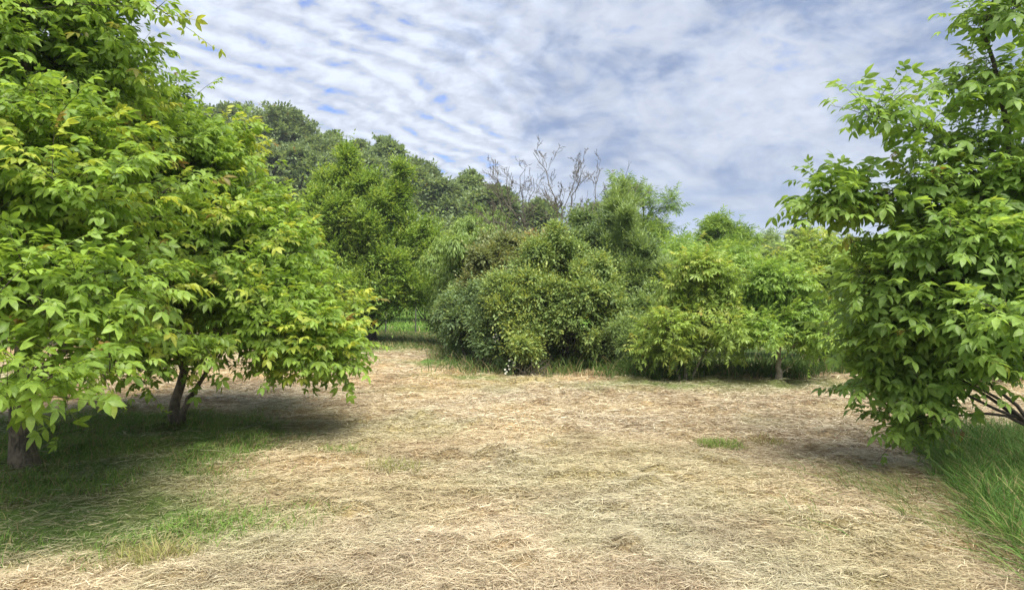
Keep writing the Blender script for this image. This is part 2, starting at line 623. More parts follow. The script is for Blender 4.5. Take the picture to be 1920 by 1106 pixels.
def place_leaves(templates, pos, ax, up, size, lv, rng):
    """instances of the templates as one big vertex/face list"""
    ax = nrm(ax)
    n = nrm(up - (up * ax).sum(-1, keepdims=True) * ax)
    sd = np.cross(n, ax)
    pick = rng.integers(0, len(templates), len(pos))
    VV, QQ, LL, off = [], [], [], 0
    for ti, (tv, tq, ta) in enumerate(templates):
        ix = np.where(pick == ti)[0]
        if not len(ix):
            continue
        v = pos[ix][:, None, :] + size[ix][:, None, None] * (
            tv[None, :, 0, None] * ax[ix][:, None, :] + tv[None, :, 1, None] * sd[ix][:, None, :] + tv[None, :, 2, None] * n[ix][:, None, :])
        q = tq[None] + (np.arange(len(ix)) * len(tv))[:, None, None] + off
        c = np.zeros((len(ix), len(tv), 4))
        c[..., :3] = lv[ix][:, None, :]
        c[..., 3] = ta[None]
        VV.append(v.reshape(-1, 3)); QQ.append(q.reshape(-1, 4)); LL.append(c.reshape(-1, 4))
        off += len(ix) * len(tv)
    return np.concatenate(VV), np.concatenate(QQ), np.concatenate(LL)


def sprays(rng, blobs, n, shell=0.55, lump=0.18, zmin=-0.75, gap=0.0, gfreq=1.2, floor=0.12, seed=0, gz_=1.0):
    B = np.array(blobs, float)
    w = (B[:, 3] * B[:, 4] * B[:, 5]) ** (2 / 3) * (B[:, 6] if B.shape[1] > 6 else 1)
    idx = rng.choice(len(B), n, p=w / w.sum())
    u = nrm(rng.normal(size=(n, 3)))
    u[:, 2] = np.where(u[:, 2] < zmin, -u[:, 2], u[:, 2])
    l = 1 + lump * 2 * (fbm(u * 2.0 + idx[:, None] * 7.3 + seed, 3, seed) - 0.5)
    rho = 1 - shell * rng.random(n) ** 1.4
    c, r = B[idx, :3], B[idx, 3:6]
    p = c + u * r * (l * rho)[:, None]
    keep = p[:, 2] > ground_h(p[:, 0], p[:, 1]) + floor
    if gap > 0:
        keep &= vnoise(p * np.array([1, 1, gz_]) * gfreq + seed * 3.1, seed + 77) > gap
    out = nrm(u / r)
    return p[keep], out[keep], rho[keep]


def shoots(rng, p, out, rho, k, L, m, up=0.25, spread=0.7, droop=0.25, side=0.8, axdroop=0.25, young=0.15, youngamt=0.6, red=0.03, whip=0.06, flat=1.0):
    """k twigs on every spray with m leaves each"""
    n = len(p)
    d = nrm((np.repeat(out, k, 0) * 0.65 + rng.normal(size=(n * k, 3)) * spread * 0.6) * np.array([1, 1, flat]) + np.array([0, 0, up]))
    q = np.repeat(p, k, 0)
    ln = L * rng.uniform(0.55, 1.25, n * k) * np.where(rng.random(n * k) < whip, 2.0, 1.0)
    t = (np.arange(m) + 0.6) / m
    tt = np.broadcast_to(t[None, :, None], (n * k, m, 1))
    pos = q[:, None] + d[:, None] * ln[:, None, None] * tt
    pos[..., 2] -= droop * (ln[:, None] * tt[..., 0]) ** 2
    sidev = nrm(np.cross(d, np.array([0, 0, 1.0]) + rng.normal(size=d.shape) * 0.3))
    sg = np.where((np.arange(m) % 2) == 0, 1.0, -1.0)[None, :, None]
    ax = d[:, None] * (0.35 + 0.9 * tt ** 2) + sidev[:, None] * sg * side * (1.15 - tt) + rng.normal(size=(n * k, m, 3)) * 0.22
    ax[..., 2] -= axdroop
    upv = np.array([0, 0, 1.0]) + rng.normal(size=ax.shape) * 0.35 + 0.35 * d[:, None]
    br = np.clip(0.5 + 0.25 * rng.normal(size=(n * k, 1)) * 0.7 + 0.22 * rng.normal(size=(n * k, m)), 0, 1)
    yb = np.repeat((rng.random(n) < young) & (rho > 0.72), k)[:, None]
    yl = np.clip(yb * youngamt * (0.3 + 0.9 * tt[..., 0]) * rng.uniform(0.4, 1.1, (n * k, m)), 0, 1)
    rd = ((rng.random((n * k, 1)) < red) & (np.repeat(rho, k)[:, None] > 0.8) & (tt[..., 0] > 0.75)) * rng.uniform(0.5, 1.0, (n * k, m))
    lv = np.stack([br, yl, rd], -1)
    tw = np.stack([q, q + d * ln[:, None] * 0.55 - np.array([0, 0, 1.0]) * (droop * (ln * 0.55) ** 2)[:, None],
                   q + d * ln[:, None] - np.array([0, 0, 1.0]) * (droop * ln ** 2)[:, None]], 1)
    return pos.reshape(-1, 3), ax.reshape(-1, 3), upv.reshape(-1, 3), lv.reshape(-1, 3), tw


def twig_strips(tw, r):
    """thin three-sided twigs for many curves at once: tw (n,3pts,3)"""
    n, m, _ = tw.shape
    t = nrm(tw[:, -1] - tw[:, 0])
    ref = np.where(np.abs(t[:, 2:3]) > 0.9, np.array([[1.0, 0, 0]]), np.array([[0, 0, 1.0]]))
    a = nrm(np.cross(t, ref))
    b = np.cross(t, a)
    th = np.arange(3) / 3 * 2 * np.pi
    rr = np.linspace(1.0, 0.35, m)[None, :] * np.broadcast_to(np.asarray(r, float), (n,))[:, None]
    ring = tw[:, :, None, :] + rr[:, :, None, None] * (np.cos(th)[None, None, :, None] * a[:, None, None, :] + np.sin(th)[None, None, :, None] * b[:, None, None, :])
    base = (np.arange(n) * m * 3)[:, None, None]
    i = (np.arange(m - 1) * 3)[None, :, None]
    j = np.arange(3)[None, None, :]
    j2 = (j + 1) % 3
    q = np.stack([base + i + j, base + i + j2, base + i + 3 + j2, base + i + 3 + j], -1).reshape(-1, 4)
    return ring.reshape(-1, 3), q


def plant(name, label, cat, stems, blobs, n, leaf, size, templates, bark, seed, k=3, L=0.35, m=4, limbs=18, limb_r=0.03, connect=True,
          group=None, twigs=True, twig_mat=None, crown='crown', stemname='trunk', sides=8, lift=0.25, spray={}, shoot={}, sizevar=0.38, extra=None):
    """stems: list of (points, base radius, top radius); one Empty with trunk and crown"""
    rng = np.random.default_rng(seed)
    base = np.array(stems[0][0][0], float)
    base[2] = gz(base[0], base[1])
    root = thing(name, label, cat, tuple(base), group)
    ins = 0.55 * (L + size * 0.8)
    blobs = [(a[0], a[1], a[2]) + tuple(max(q - ins, 0.42 * q) for q in a[3:6]) + tuple(a[6:]) for a in blobs]
    p, out, rho = sprays(rng, blobs, n, seed=seed, **spray)
    tb = Tubes()
    axis = []
    for pts, r0, r1 in stems:
        pts = np.array(pts, float)
        t = np.linspace(0, 1, len(pts))
        tt = np.linspace(0, 1, 14)
        cur = np.stack([np.interp(tt, t, pts[:, c]) for c in range(3)], -1)
        for _ in range(2):
            cur[1:-1] = (cur[:-2] + 2 * cur[1:-1] + cur[2:]) / 4
        cur[1:-1] += rng.normal(size=(12, 3)) * np.array([1, 1, 0.2]) * 0.006 * np.linalg.norm(pts[-1] - pts[0])
        cur[0, 2] -= 0.06
        rad = r0 + (r1 - r0) * tt ** 0.8
        rad[0] *= 1.55
        rad[1] *= 1.12
        tb.add(cur, rad, sides, rng, 0.12)
        axis.append((cur, rad))
    AX = np.concatenate([a for a, _ in axis])
    AR = np.concatenate([r for _, r in axis])
    # limbs from the stems out to chosen sprays
    pts_all, rad_all = [AX], [AR]
    if limbs and len(p):
        far = rng.choice(len(p), min(limbs, len(p)), replace=False)
        for i in far:
            T = p[i]
            hd = np.hypot(*(AX[:, :2] - T[:2]).T)
            want = T[2] - 0.45 * hd
            cost = np.abs(AX[:, 2] - want) + 0.35 * hd + 4.0 * (AX[:, 2] < base[2] + 0.12)
            j = int(np.argmin(cost))
            S = AX[j]
            mid = (S + T) / 2 + np.array([0, 0, lift * np.linalg.norm(T - S)]) + rng.normal(size=3) * 0.06 * np.linalg.norm(T - S)
            cv = bez(S, mid, T, 9)
            cv[1:-1] += rng.normal(size=(7, 3)) * 0.012 * np.linalg.norm(T - S)
            r0 = min(AR[j] * 0.6, limb_r * (0.6 + 0.2 * np.linalg.norm(T - S)))
            rr = np.linspace(r0, max(0.004, r0 * 0.16), 9)
            tb.add(cv, rr, 5, rng, 0.1)
            pts_all.append(cv[3:]); rad_all.append(rr[3:])
    V, Q = tb.get()
    mesh_np(stemname, V, Q, bark, root, origin=base)
    pos, ax, up, lv, tw = shoots(rng, p, out, rho, k, L, m, **shoot)
    sz = size * rng.uniform(1 - sizevar, 1 + sizevar, len(pos))
    ok = pos[:, 2] > ground_h(pos[:, 0], pos[:, 1]) + 0.04
    V, Q, A = place_leaves(templates, pos[ok], ax[ok], up[ok], sz[ok], lv[ok], rng)
    mesh_np(crown, V, Q, leaf, root, {'lv': A}, origin=base)
    if twigs and len(p):
        PA = np.concatenate(pts_all); RA = np.concatenate(rad_all)
        parts = [twig_strips(tw, 0.0035)]
        if connect:
            a = np.empty_like(p); ra = np.empty(len(p))
            d0 = np.full(len(p), 1e9)
            for q in range(0, len(PA), 200):
                d0 = np.minimum(d0, np.linalg.norm(p[:, None] - PA[None, q:q + 200], axis=-1).min(1))
            order = np.argsort(d0)
            for q in range(0, len(p), 50):
                ix = order[q:q + 50]
                d = np.linalg.norm(p[ix][:, None] - PA[None], axis=-1)
                d += 0.5 * np.maximum(0, PA[None, :, 2] - p[ix][:, None, 2])
                nn = d.argmin(1)
                a[ix], ra[ix] = PA[nn], RA[nn]
                PA = np.concatenate([PA, p[ix]]); RA = np.concatenate([RA, RA[nn] * 0.75])
            b = p
            ml = np.linalg.norm(b - a, axis=-1, keepdims=True)
            mid = (a + b) / 2 + np.array([0, 0, 0.12]) * ml + rng.normal(size=a.shape) * 0.10 * ml
            cc = np.stack([a, 0.25 * a + 0.5 * mid + 0.25 * b, b], 1)
            parts.append(twig_strips(cc, np.clip(ra * 0.6, 0.004, 0.011)))
        off, VV, QQ = 0, [], []
        for v, q in parts:
            VV.append(v); QQ.append(q + off); off += len(v)
        mesh_np('twigs', np.concatenate(VV), np.concatenate(QQ), twig_mat or bark, root, origin=base)
    return root


def BL(px, py, rpx, rpy, d, depth, w=1.0):
    c = P(px, py, d)
    return (c[0], c[1], c[2], rpx / F * d, depth, rpy / F * d, w)


# ------------------------------------------------------------------ ground
def grid_axis(fine_a, fine_b, step, lo, hi, grow=1.25):
    a = list(np.arange(fine_a, fine_b + 1e-6, step))
    s = step
    while a[-1] < hi:
        s *= grow
        a.append(min(a[-1] + s, hi))
    s = step
    b = []
    x = fine_a
    while x > lo:
        s *= grow
        x = max(x - s, lo)
        b.append(x)
    return np.array(b[::-1] + a)


def build_ground():
    xs = grid_axis(-8.5, 8.5, 0.05, -900, 900, 1.09)
    ys = grid_axis(2.2, 16.0, 0.05, -300, 1100, 1.07)
    X, Y = np.meshgrid(xs, ys)
    Z = ground_h(X, Y)
    near = (np.hypot(X, Y) < 24)
    # thick and thin places of the mown swath
    P2 = np.stack([X, Y], -1)
    sw = (fbm(P2 * 6.0, 3, 201) - 0.5) * 0.05 + (np.maximum(0, fbm(P2 * np.array([2.6, 3.4]), 3, 207) - 0.56)) * 0.35
    Z = Z + sw * near * 0.8
    V = np.stack([X, Y, Z], -1).reshape(-1, 3)
    ny, nx = X.shape
    i = np.arange(ny - 1)[:, None] * nx + np.arange(nx - 1)[None]
    Q = np.stack([i, i + 1, i + nx + 1, i + nx], -1).reshape(-1, 4)
    col = ground_colour(X, Y).reshape(-1, 3)
    A = np.concatenate([col, np.ones((len(col), 1))], 1)
    o = mesh_np('ground', V, Q, M_GROUND, attr={'col': A})
    o['kind'] = 'structure'
    return o


def surf_h(x, y):
    P2 = np.stack([x, y], -1)
    sw = (fbm(P2 * 6.0, 3, 201) - 0.5) * 0.05 + (np.maximum(0, fbm(P2 * np.array([2.6, 3.4]), 3, 207) - 0.56)) * 0.35
    return ground_h(x, y) + sw * 0.8 * (np.hypot(x, y) < 24)


def ribbons(base, dirs, length, width, normal, bend, cols, segs=2):
    """flat curved strips: base (n,3), dirs unit (n,3), bend (n,3) added at the tip"""
    n = len(base)
    t = np.linspace(0, 1, segs + 1)
    sd = nrm(np.cross(dirs, normal))
    w = np.interp(t, [0, 0.4, 1], [0.8, 1.0, 0.25])
    ctr = base[:, None] + dirs[:, None] * (length[:, None] * t)[..., None] + bend[:, None] * (t ** 2)[None, :, None]
    off = sd[:, None] * (width[:, None] * 0.5 * w[None])[..., None]
    V = np.stack([ctr - off, ctr + off], 2).reshape(-1, 3)
    b = (np.arange(n) * (segs + 1) * 2)[:, None]
    i = (np.arange(segs) * 2)[None]
    Q = np.stack([b + i, b + i + 1, b + i + 3, b + i + 2], -1).reshape(-1, 4)
    A = np.repeat(np.concatenate([cols, np.ones((n, 1))], 1), (segs + 1) * 2, 0)
    return V, Q, A


def wedge_points(rng, n, d0, d1, half=0.78):
    r = np.sqrt(rng.uniform(d0 * d0, d1 * d1, n))
    a = rng.uniform(-half, half, n)
    return r * np.sin(a), r * np.cos(a)


def build_hay():
    rng = np.random.default_rng(3)
    VV, QQ, AA, off = [], [], [], 0
    for n, d0, d1, lmin, lmax, w0 in ((190000, 2.6, 5.0, 0.025, 0.10, 0.0036), (170000, 5.0, 8.0, 0.035, 0.12, 0.0052),
                                      (110000, 8.0, 12.5, 0.05, 0.16, 0.0088), (70000, 12.5, 21.0, 0.08, 0.22, 0.0140)):
        x, y = wedge_points(rng, n, d0, d1)
        gm = grass_mask(x, y)
        keep = (rng.random(n) > gm * 0.76)
        x, y, gm = x[keep], y[keep], gm[keep]
        n = len(x)
        p = np.stack([x, y], -1)
        flow = fbm(p * 1.6, 4, 151) * 10.0 + rng.normal(size=n) * 2.2
        longs = rng.random(n) < 0.03
        el = np.abs(rng.normal(size=n)) * 0.22
        up = rng.random(n) < 0.04
        el = np.where(up, rng.uniform(0.3, 0.9, n), el)
        d = np.stack([np.cos(flow) * np.cos(el), np.sin(flow) * np.cos(el), np.sin(el)], -1)
        L = rng.uniform(lmin, lmax, n) * np.where(longs, 2.2, 1.0)
        W = w0 * rng.uniform(0.5, 1.3, n)
        nor = np.array([0, 0, 1.0]) + rng.normal(size=(n, 3)) * 0.45
        pile = np.abs(rng.normal(size=n)) * 0.012
        base = np.stack([x, y, surf_h(x, y) + 0.002 + pile], -1)
        bend = rng.normal(size=(n, 3)) * np.array([1, 1, 0.0]) * (L * 0.22)[:, None]
        bend[:, 2] = -np.abs(np.sin(el) * L * rng.uniform(0.5, 1.1, n))
        c = HAYCOLS[rng.choice(6, n, p=[.26, .2, .18, .12, .14, .10])]
        warm, green, brown = hay_tone(x, y)
        g = (sstep(green, 0.50, 0.66) * 0.6)[:, None] * rng.uniform(0.3, 1, (n, 1))
        c = c * (1 - g) + np.array([0.38, 0.385, 0.235]) * g
        b = (sstep(brown, 0.54, 0.70) * 0.42)[:, None] * rng.uniform(0.3, 1, (n, 1))
        c = c * (1 - b) + np.array([0.22, 0.145, 0.08]) * b
        wm = sstep(warm, 0.45, 0.7)[:, None]
        c = c * (1 + wm * np.array([0.04, 0.0, -0.08]))
        gg = (gm * rng.uniform(0.3, 1, n))[:, None]
        c = c * (1 - gg) + np.array([0.19, 0.25, 0.085]) * gg
        c = c * rng.uniform(0.65, 1.2, (n, 1))
        v, q, a = ribbons(base, d, L, W, nor, bend, np.clip(c, 0.01, 0.8))
        VV.append(v); QQ.append(q + off); AA.append(a); off += len(v)
    o = mesh_np('mown_hay', np.concatenate(VV), np.concatenate(QQ), M_HAY, attr={'col': np.concatenate(AA)})
    o['kind'] = 'stuff'


def blades(rng, x, y, hmin, hmax, w, lean, leanamt, cols, segs=3):
    n = len(x)
    a = rng.uniform(0, 2 * np.pi, n)
    tilt = np.abs(rng.normal(size=n)) * 0.35
    d = np.stack([np.cos(a) * np.sin(tilt), np.sin(a) * np.sin(tilt), np.cos(tilt)], -1)
    L = rng.uniform(hmin, hmax, n)
    bend = np.stack([np.cos(a), np.sin(a), np.zeros(n)], -1) * (L * rng.uniform(0.1, 0.6, n))[:, None]
    bend += np.array([lean[0], lean[1], 0]) * (L * leanamt * rng.uniform(0.3, 1.2, n))[:, None]
    bend[:, 2] -= L * rng.uniform(0.1, 0.45, n)
    nor = np.stack([np.cos(a), np.sin(a), np.zeros(n)], -1) + rng.normal(size=(n, 3)) * 0.5
    base = np.stack([x, y, surf_h(x, y) - 0.01], -1)
    return ribbons(base, d, L, w * rng.uniform(0.6, 1.4, n), nor, bend, cols, segs)


def gcols(rng, n, a, b, dry=0.15, drycol=(0.36, 0.30, 0.14)):
    t = rng.random((n, 1))
    c = np.array(a) * (1 - t) + np.array(b) * t
    dr = rng.random((n, 1)) < dry
    return np.where(dr, np.array(drycol) * rng.uniform(0.7, 1.2, (n, 1)), c)


def build_grass():
    rng = np.random.default_rng(9)

    def patch(name, n, x0, x1, y0, y1, fmask, hmin, hmax, w, lean, leanamt, a, b, dry=0.15):
        x = rng.uniform(x0, x1, n)
        y = rng.uniform(y0, y1, n)
        k = rng.random(n) < fmask(x, y)
        x, y = x[k], y[k]
        if len(x) == 0:
            return
        hs = 0.6 + 0.8 * fbm(np.stack([x, y], -1) * 1.5, 3, 61)
        v, q, c = blades(rng, x, y, hmin, hmax, w, lean, leanamt, gcols(rng, len(x), a, b, dry))
        o = mesh_np(name, v, q, M_GRASS, attr={'col': c})
        o['kind'] = 'stuff'
    # short grass in the shade of the walnut trees
    patch('short_grass', 210000, -8.5, -1.2, 3.2, 10.0, lambda x, y: grass_mask(x, y) * sstep(fbm(np.stack([x, y], -1) * 1.4, 3, 63), 0.26, 0.55), 0.04, 0.13, 0.0055, (0.5, -0.3), 0.5,
          (0.11, 0.21, 0.036), (0.25, 0.38, 0.08), 0.2)
    # tall grass at the foot of the right tree
    patch('tall_grass', 85000, 2.6, 8.0, 3.2, 8.2, lambda x, y: sstep(x - (4.26 - (7.4 - y) * 0.36) + (fbm(np.stack([x, y], -1) * 2.5, 3, 66) - 0.5) * 0.5, -0.08, 0.08) * (1 - sstep(y, 7.4, 8.0)), 0.12, 0.40, 0.0065, (-0.6, -0.4), 0.40,
          (0.060, 0.145, 0.028), (0.18, 0.31, 0.060), 0.14)
    # flattened grass along the edge
    patch('flattened_grass', 9000, 2.0, 4.4, 3.0, 6.2, lambda x, y: np.clip(ell(x, y, 3.2, 4.5, 0.9, 1.6, 0.6) * sstep(fbm(np.stack([x, y], -1) * 2.0, 3, 65), 0.42, 0.6), 0, 1), 0.08, 0.24, 0.0050, (-0.9, 0.5), 1.1,
          (0.10, 0.18, 0.035), (0.24, 0.30, 0.10), 0.35)
    # long grass under the small walnut trees and along the shrubs
    patch('meadow_grass', 60000, -3.2, 9.0, 11.6, 19.0, lambda x, y: np.clip(np.maximum.reduce([
        ell(x, y, 2.9, 12.9, 1.15, 0.65, 0.35), ell(x, y, 4.9, 13.3, 1.35, 0.6, 0.3), 0.5 * ell(x, y, 1.4, 14.0, 1.3, 0.5, 0.5),
        0.25 * ell(x, y, -0.3, 14.0, 1.4, 0.35, 0.5), 0.9 * ell(x, y, 7.0, 14.2, 1.8, 0.6, 0.3)]), 0, 1),
          0.15, 0.55, 0.013, (0.0, -0.6), 0.5, (0.050, 0.105, 0.022), (0.13, 0.21, 0.045), 0.10)
    # weeds and dry stalks along the foot of the thicket
    patch('edge_weeds', 16000, -3.6, 8.0, 12.2, 20.0, lambda x, y: sstep(fbm(np.stack([x, y], -1) * 1.6, 3, 68), 0.35, 0.6) * np.clip(np.maximum.reduce([
        ell(x, y, 0.9, 13.55, 1.9, 0.55, 0.4), ell(x, y, -0.35, 14.0, 0.9, 0.6, 0.5), ell(x, y, -1.1, 15.2, 0.5, 1.2, 0.5, 0.5), ell(x, y, -1.7, 17.4, 0.5, 1.5, 0.5, 0.3),
        ell(x, y, 4.0, 12.9, 1.6, 0.5, 0.5)]), 0, 1), 0.08, 0.42, 0.012, (0.0, -0.5), 0.5, (0.09, 0.16, 0.035), (0.20, 0.28, 0.075), 0.38)
    # green growth beyond the wire fence
    patch('back_meadow', 30000, -9.0, 2.0, 27.3, 44.0, lambda x, y: np.ones_like(x), 0.15, 0.42, 0.03, (0.0, -0.3), 0.4,
          (0.10, 0.20, 0.030), (0.22, 0.36, 0.060), 0.03)
    patch('shaded_grass', 26000, -8.0, -0.8, 19.0, 27.3, lambda x, y: 0.9 * grass_mask(x, y), 0.05, 0.16, 0.018, (0.0, -0.3), 0.5,
          (0.075, 0.125, 0.028), (0.15, 0.20, 0.06), 0.3)


def tuft(label, px, d, r, n, hmin, hmax, w, a, b, dry, seed):
    rng = np.random.default_rng(seed)
    x0, y0, z0 = GP(px, d)
    x = x0 + np.clip(rng.normal(size=n), -1.7, 1.7) * r
    y = y0 + np.clip(rng.normal(size=n), -1.7, 1.7) * r * 0.7
    v, q, c = blades(rng, x, y, hmin, hmax, w, (0, 0), 0.2, gcols(rng, n, a, b, dry))
    o = mesh_np('grass_tuft', v, q, M_GRASS, attr={'col': c}, origin=(x0, y0, z0))
    o.location = (x0, y0, z0)
    o['label'] = label
    o['category'] = 'grass tuft'
    o['group'] = 'grass tufts left standing in the mown hay'


build_ground()
build_hay()
build_grass()
tuft('bright green grass tuft alone in the right half of the dry hay', 1350, 7.35, 0.13, 900, 0.05, 0.13, 0.007, (0.17, 0.27, 0.05), (0.33, 0.41, 0.11), 0.2, 1)
tuft('pale yellow grass tuft right of the bright green tuft in the hay', 1445, 7.5, 0.10, 260, 0.04, 0.12, 0.006, (0.26, 0.28, 0.06), (0.36, 0.36, 0.12), 0.4, 2)
tuft('wide yellowish grass tuft low in the hay at bottom left', 290, 4.15, 0.13, 520, 0.06, 0.17, 0.005, (0.20, 0.22, 0.05), (0.36, 0.36, 0.12), 0.35, 3)
tuft('olive grass tuft in the hay between left walnut shade and centre', 735, 6.35, 0.14, 380, 0.05, 0.13, 0.006, (0.19, 0.22, 0.05), (0.33, 0.34, 0.11), 0.35, 4)
tuft('small green grass tuft at the edge of the walnut tree shade', 640, 6.9, 0.12, 360, 0.05, 0.14, 0.006, (0.13, 0.22, 0.04), (0.26, 0.32, 0.08), 0.25, 5)

def puffs(rng, blobs, dens=7, rel=(0.20, 0.48), out=(0.62, 1.20), core=0.80, stretch=1.0, wcore=0.45):
    """break smooth envelopes up into a core and many small protruding clumps"""
    res = []
    for b in blobs:
        w = b[6] if len(b) > 6 else 1.0
        res.append((b[0], b[1], b[2], b[3] * core, b[4] * core, b[5] * core, w * wcore))
        m = min(b[3:6])
        for i in range(dens):
            u = nrm(rng.normal(size=3))
            if u[2] < -0.5:
                u = -u
            f = rng.uniform(*out)
            q = rng.uniform(*rel) * (0.5 * m + 0.5 * b[5])
            res.append((b[0] + u[0] * b[3] * f, b[1] + u[1] * b[4] * f, b[2] + u[2] * b[5] * f, q, q, q * rng.uniform(0.6, 1.0) * stretch, w * rng.uniform(0.5, 1.7)))
    return res


# ------------------------------------------------------------------ large walnut trees near the camera
WSH = dict(whip=0.0, flat=0.55, up=0.25, spread=0.9, droop=0.30, side=0.9, axdroop=0.12)
x1, y1, z1 = GP(45, 6.5)
plant('walnut_tree', 'large bright green walnut tree at the left edge, thick brown trunk, tallest of the orchard', 'tree',
      [([(x1, y1, z1), (x1 + .02, y1, 1.2), (x1 - .1, y1 + .05, 2.6), (x1 - .05, y1 + .1, 5.6)], 0.098, 0.03),
       ([(x1 + .02, y1, 0.75), (x1 + .45, y1 + .15, 1.25), (x1 + 1.0, y1 + .3, 2.1)], 0.06, 0.015)],
      [BL(30, 60, 270, 250, 6.3, 1.7), BL(0, -230, 260, 240, 6.6, 1.7), BL(300, 40, 62, 66, 6.0, 0.45), BL(20, 360, 320, 210, 5.8, 1.7),
       BL(60, 545, 280, 120, 5.1, 1.3), BL(120, 690, 200, 85, 4.7, 0.6, 0.55), BL(30, 745, 110, 75, 4.1, 0.45, 0.7), BL(-200, 300, 300, 330, 6.8, 1.8)],
      2300, L_WALNUT, 0.178, T_BIG, B_WALNUT, 21, k=3, L=0.40, m=5, limbs=34, limb_r=0.030, twig_mat=B_TWIG, sides=12,
      spray=dict(shell=0.7, gap=0.40, gfreq=1.3, gz_=2.2, lump=0.3), shoot=dict(young=0.20, youngamt=0.75, red=0.05, **WSH))
x2, y2, z2 = GP(335, 8.4)
plant('walnut_tree', 'broad bright green walnut tree with forked dark trunk, right branches drooping over the hay', 'tree',
      [([(x2, y2, z2), (x2 + .02, y2, 0.7), (x2 + .1, y2, 1.9), (x2 + .05, y2 + .1, 4.0)], 0.068, 0.02),
       ([(x2 + .02, y2 - .02, 0.12), (x2 + .25, y2 - .1, 0.5), (x2 + .7, y2 - .3, 1.0)], 0.045, 0.012)],
      [BL(330, 330, 170, 185, 8.5, 1.7), BL(400, 480, 205, 165, 8.4, 2.0), BL(455, 590, 235, 110, 8.0, 2.1), BL(580, 665, 130, 72, 7.7, 0.9), BL(290, 670, 150, 60, 7.4, 0.9, 0.45),
       BL(200, 480, 180, 190, 8.6, 1.8)],
      2500, L_WALNUT, 0.168, T_BIG, B_WALNUT, 22, k=3, L=0.38, m=5, limbs=34, limb_r=0.024, twig_mat=B_TWIG, sides=10,
      spray=dict(shell=0.7, gap=0.40, gfreq=1.3, gz_=2.2, lump=0.3), shoot=dict(young=0.28, youngamt=0.8, red=0.07, **WSH))
x3, y3, z3 = GP(1950, 5.9)
A_ = P(1925, 450, 5.8); B_ = P(1868, 200, 5.7); C_ = P(1842, -60, 5.6)
A2 = P(1990, 500, 6.2); B2 = P(1960, 200, 6.3); C2 = P(1950, -140, 6.3)
plant('walnut_tree', 'tall slender walnut tree with long dark leaflets against the sky, at the right edge', 'tree',
      [([(x3, y3, z3), tuple(A_), tuple(B_), tuple(C_)], 0.05, 0.008), ([(x3 + .15, y3 + .2, z3), tuple(A2), tuple(B2), tuple(C2)], 0.05, 0.01)],
      [BL(1868, 50, 90, 80, 5.6, 0.5, 0.8), BL(1875, 170, 100, 74, 5.7, 0.5, 0.85), BL(1740, 248, 80, 40, 5.6, 0.22, 0.7), BL(1640, 222, 42, 28, 5.6, 0.18, 1.2),
       BL(1820, 290, 75, 46, 5.7, 0.35, 0.5), BL(1860, 360, 110, 62, 5.8, 0.7, 0.8), BL(1720, 365, 110, 46, 5.8, 0.4, 0.6), BL(1570, 388, 58, 38, 5.9, 0.25, 2.6), BL(1630, 440, 95, 46, 5.9, 0.5, 1.4),
       BL(1765, 465, 150, 66, 5.9, 0.9), BL(1870, 520, 120, 75, 5.8, 0.9, 0.8), BL(1685, 545, 95, 55, 6.0, 0.7), BL(1790, 605, 160, 62, 5.9, 1.0, 0.9), BL(1665, 640, 75, 52, 6.1, 0.5, 1.1),
       BL(1700, 715, 105, 46, 6.1, 0.6), BL(1810, 695, 110, 44, 5.8, 0.7, 0.8), BL(1690, 795, 62, 42, 6.2, 0.35, 1.5), BL(1905, 610, 40, 70, 4.5, 0.25, 0.7), BL(1900, 880, 30, 22, 4.9, 0.15, 0.4),
       BL(2050, 300, 140, 340, 6.2, 0.9, 0.5)],
      1020, L_WALNUT_R, 0.18, T_BIG, B_TWIG, 23, k=3, L=0.36, m=4, limbs=34, limb_r=0.020, sides=9,
      spray=dict(shell=0.9, gap=0.33, gfreq=2.0, gz_=2.0, lump=0.3), shoot=dict(young=0.12, youngamt=0.7, red=0.04, **WSH))

# ------------------------------------------------------------------ small walnut trees at the edge of the hay
YSH = dict(up=0.25, spread=0.85, droop=0.3, side=0.9, axdroop=0.20)
gp = GP(1285, 12.3)
plant('young_walnut_tree', 'yellow green young walnut tree with reddish shoot tips, branching from the ground', 'tree',
      [([gp, (gp[0] + .05, gp[1], 0.9), (gp[0] + .15, gp[1], 2.1)], 0.028, 0.008), ([(gp[0] - .08, gp[1], gp[2]), (gp[0] - .35, gp[1] - .05, 0.8), (gp[0] - .5, gp[1], 1.3)], 0.022, 0.006),
       ([(gp[0] + .1, gp[1], gp[2]), (gp[0] + .35, gp[1], 0.6), (gp[0] + .7, gp[1], 1.2)], 0.022, 0.006)],
      puffs(np.random.default_rng(6), [BL(1312, 545, 58, 56, 12.3, 0.5), BL(1300, 600, 88, 60, 12.3, 0.8), BL(1270, 650, 75, 45, 12.2, 0.7), BL(1380, 640, 50, 45, 12.4, 0.5)], 6, (0.3, 0.5), (0.75, 1.15)),
      620, L_YOUNG, 0.175, T_MED, B_PALE, 31, k=3, L=0.26, m=4, limbs=16, limb_r=0.014, twig_mat=B_TWIG,
      spray=dict(floor=0.30, shell=0.75, gap=0.24, gfreq=2.2, lump=0.22), shoot=dict(young=0.4, youngamt=0.55, red=0.03, **YSH))
gp = GP(1460, 12.4)
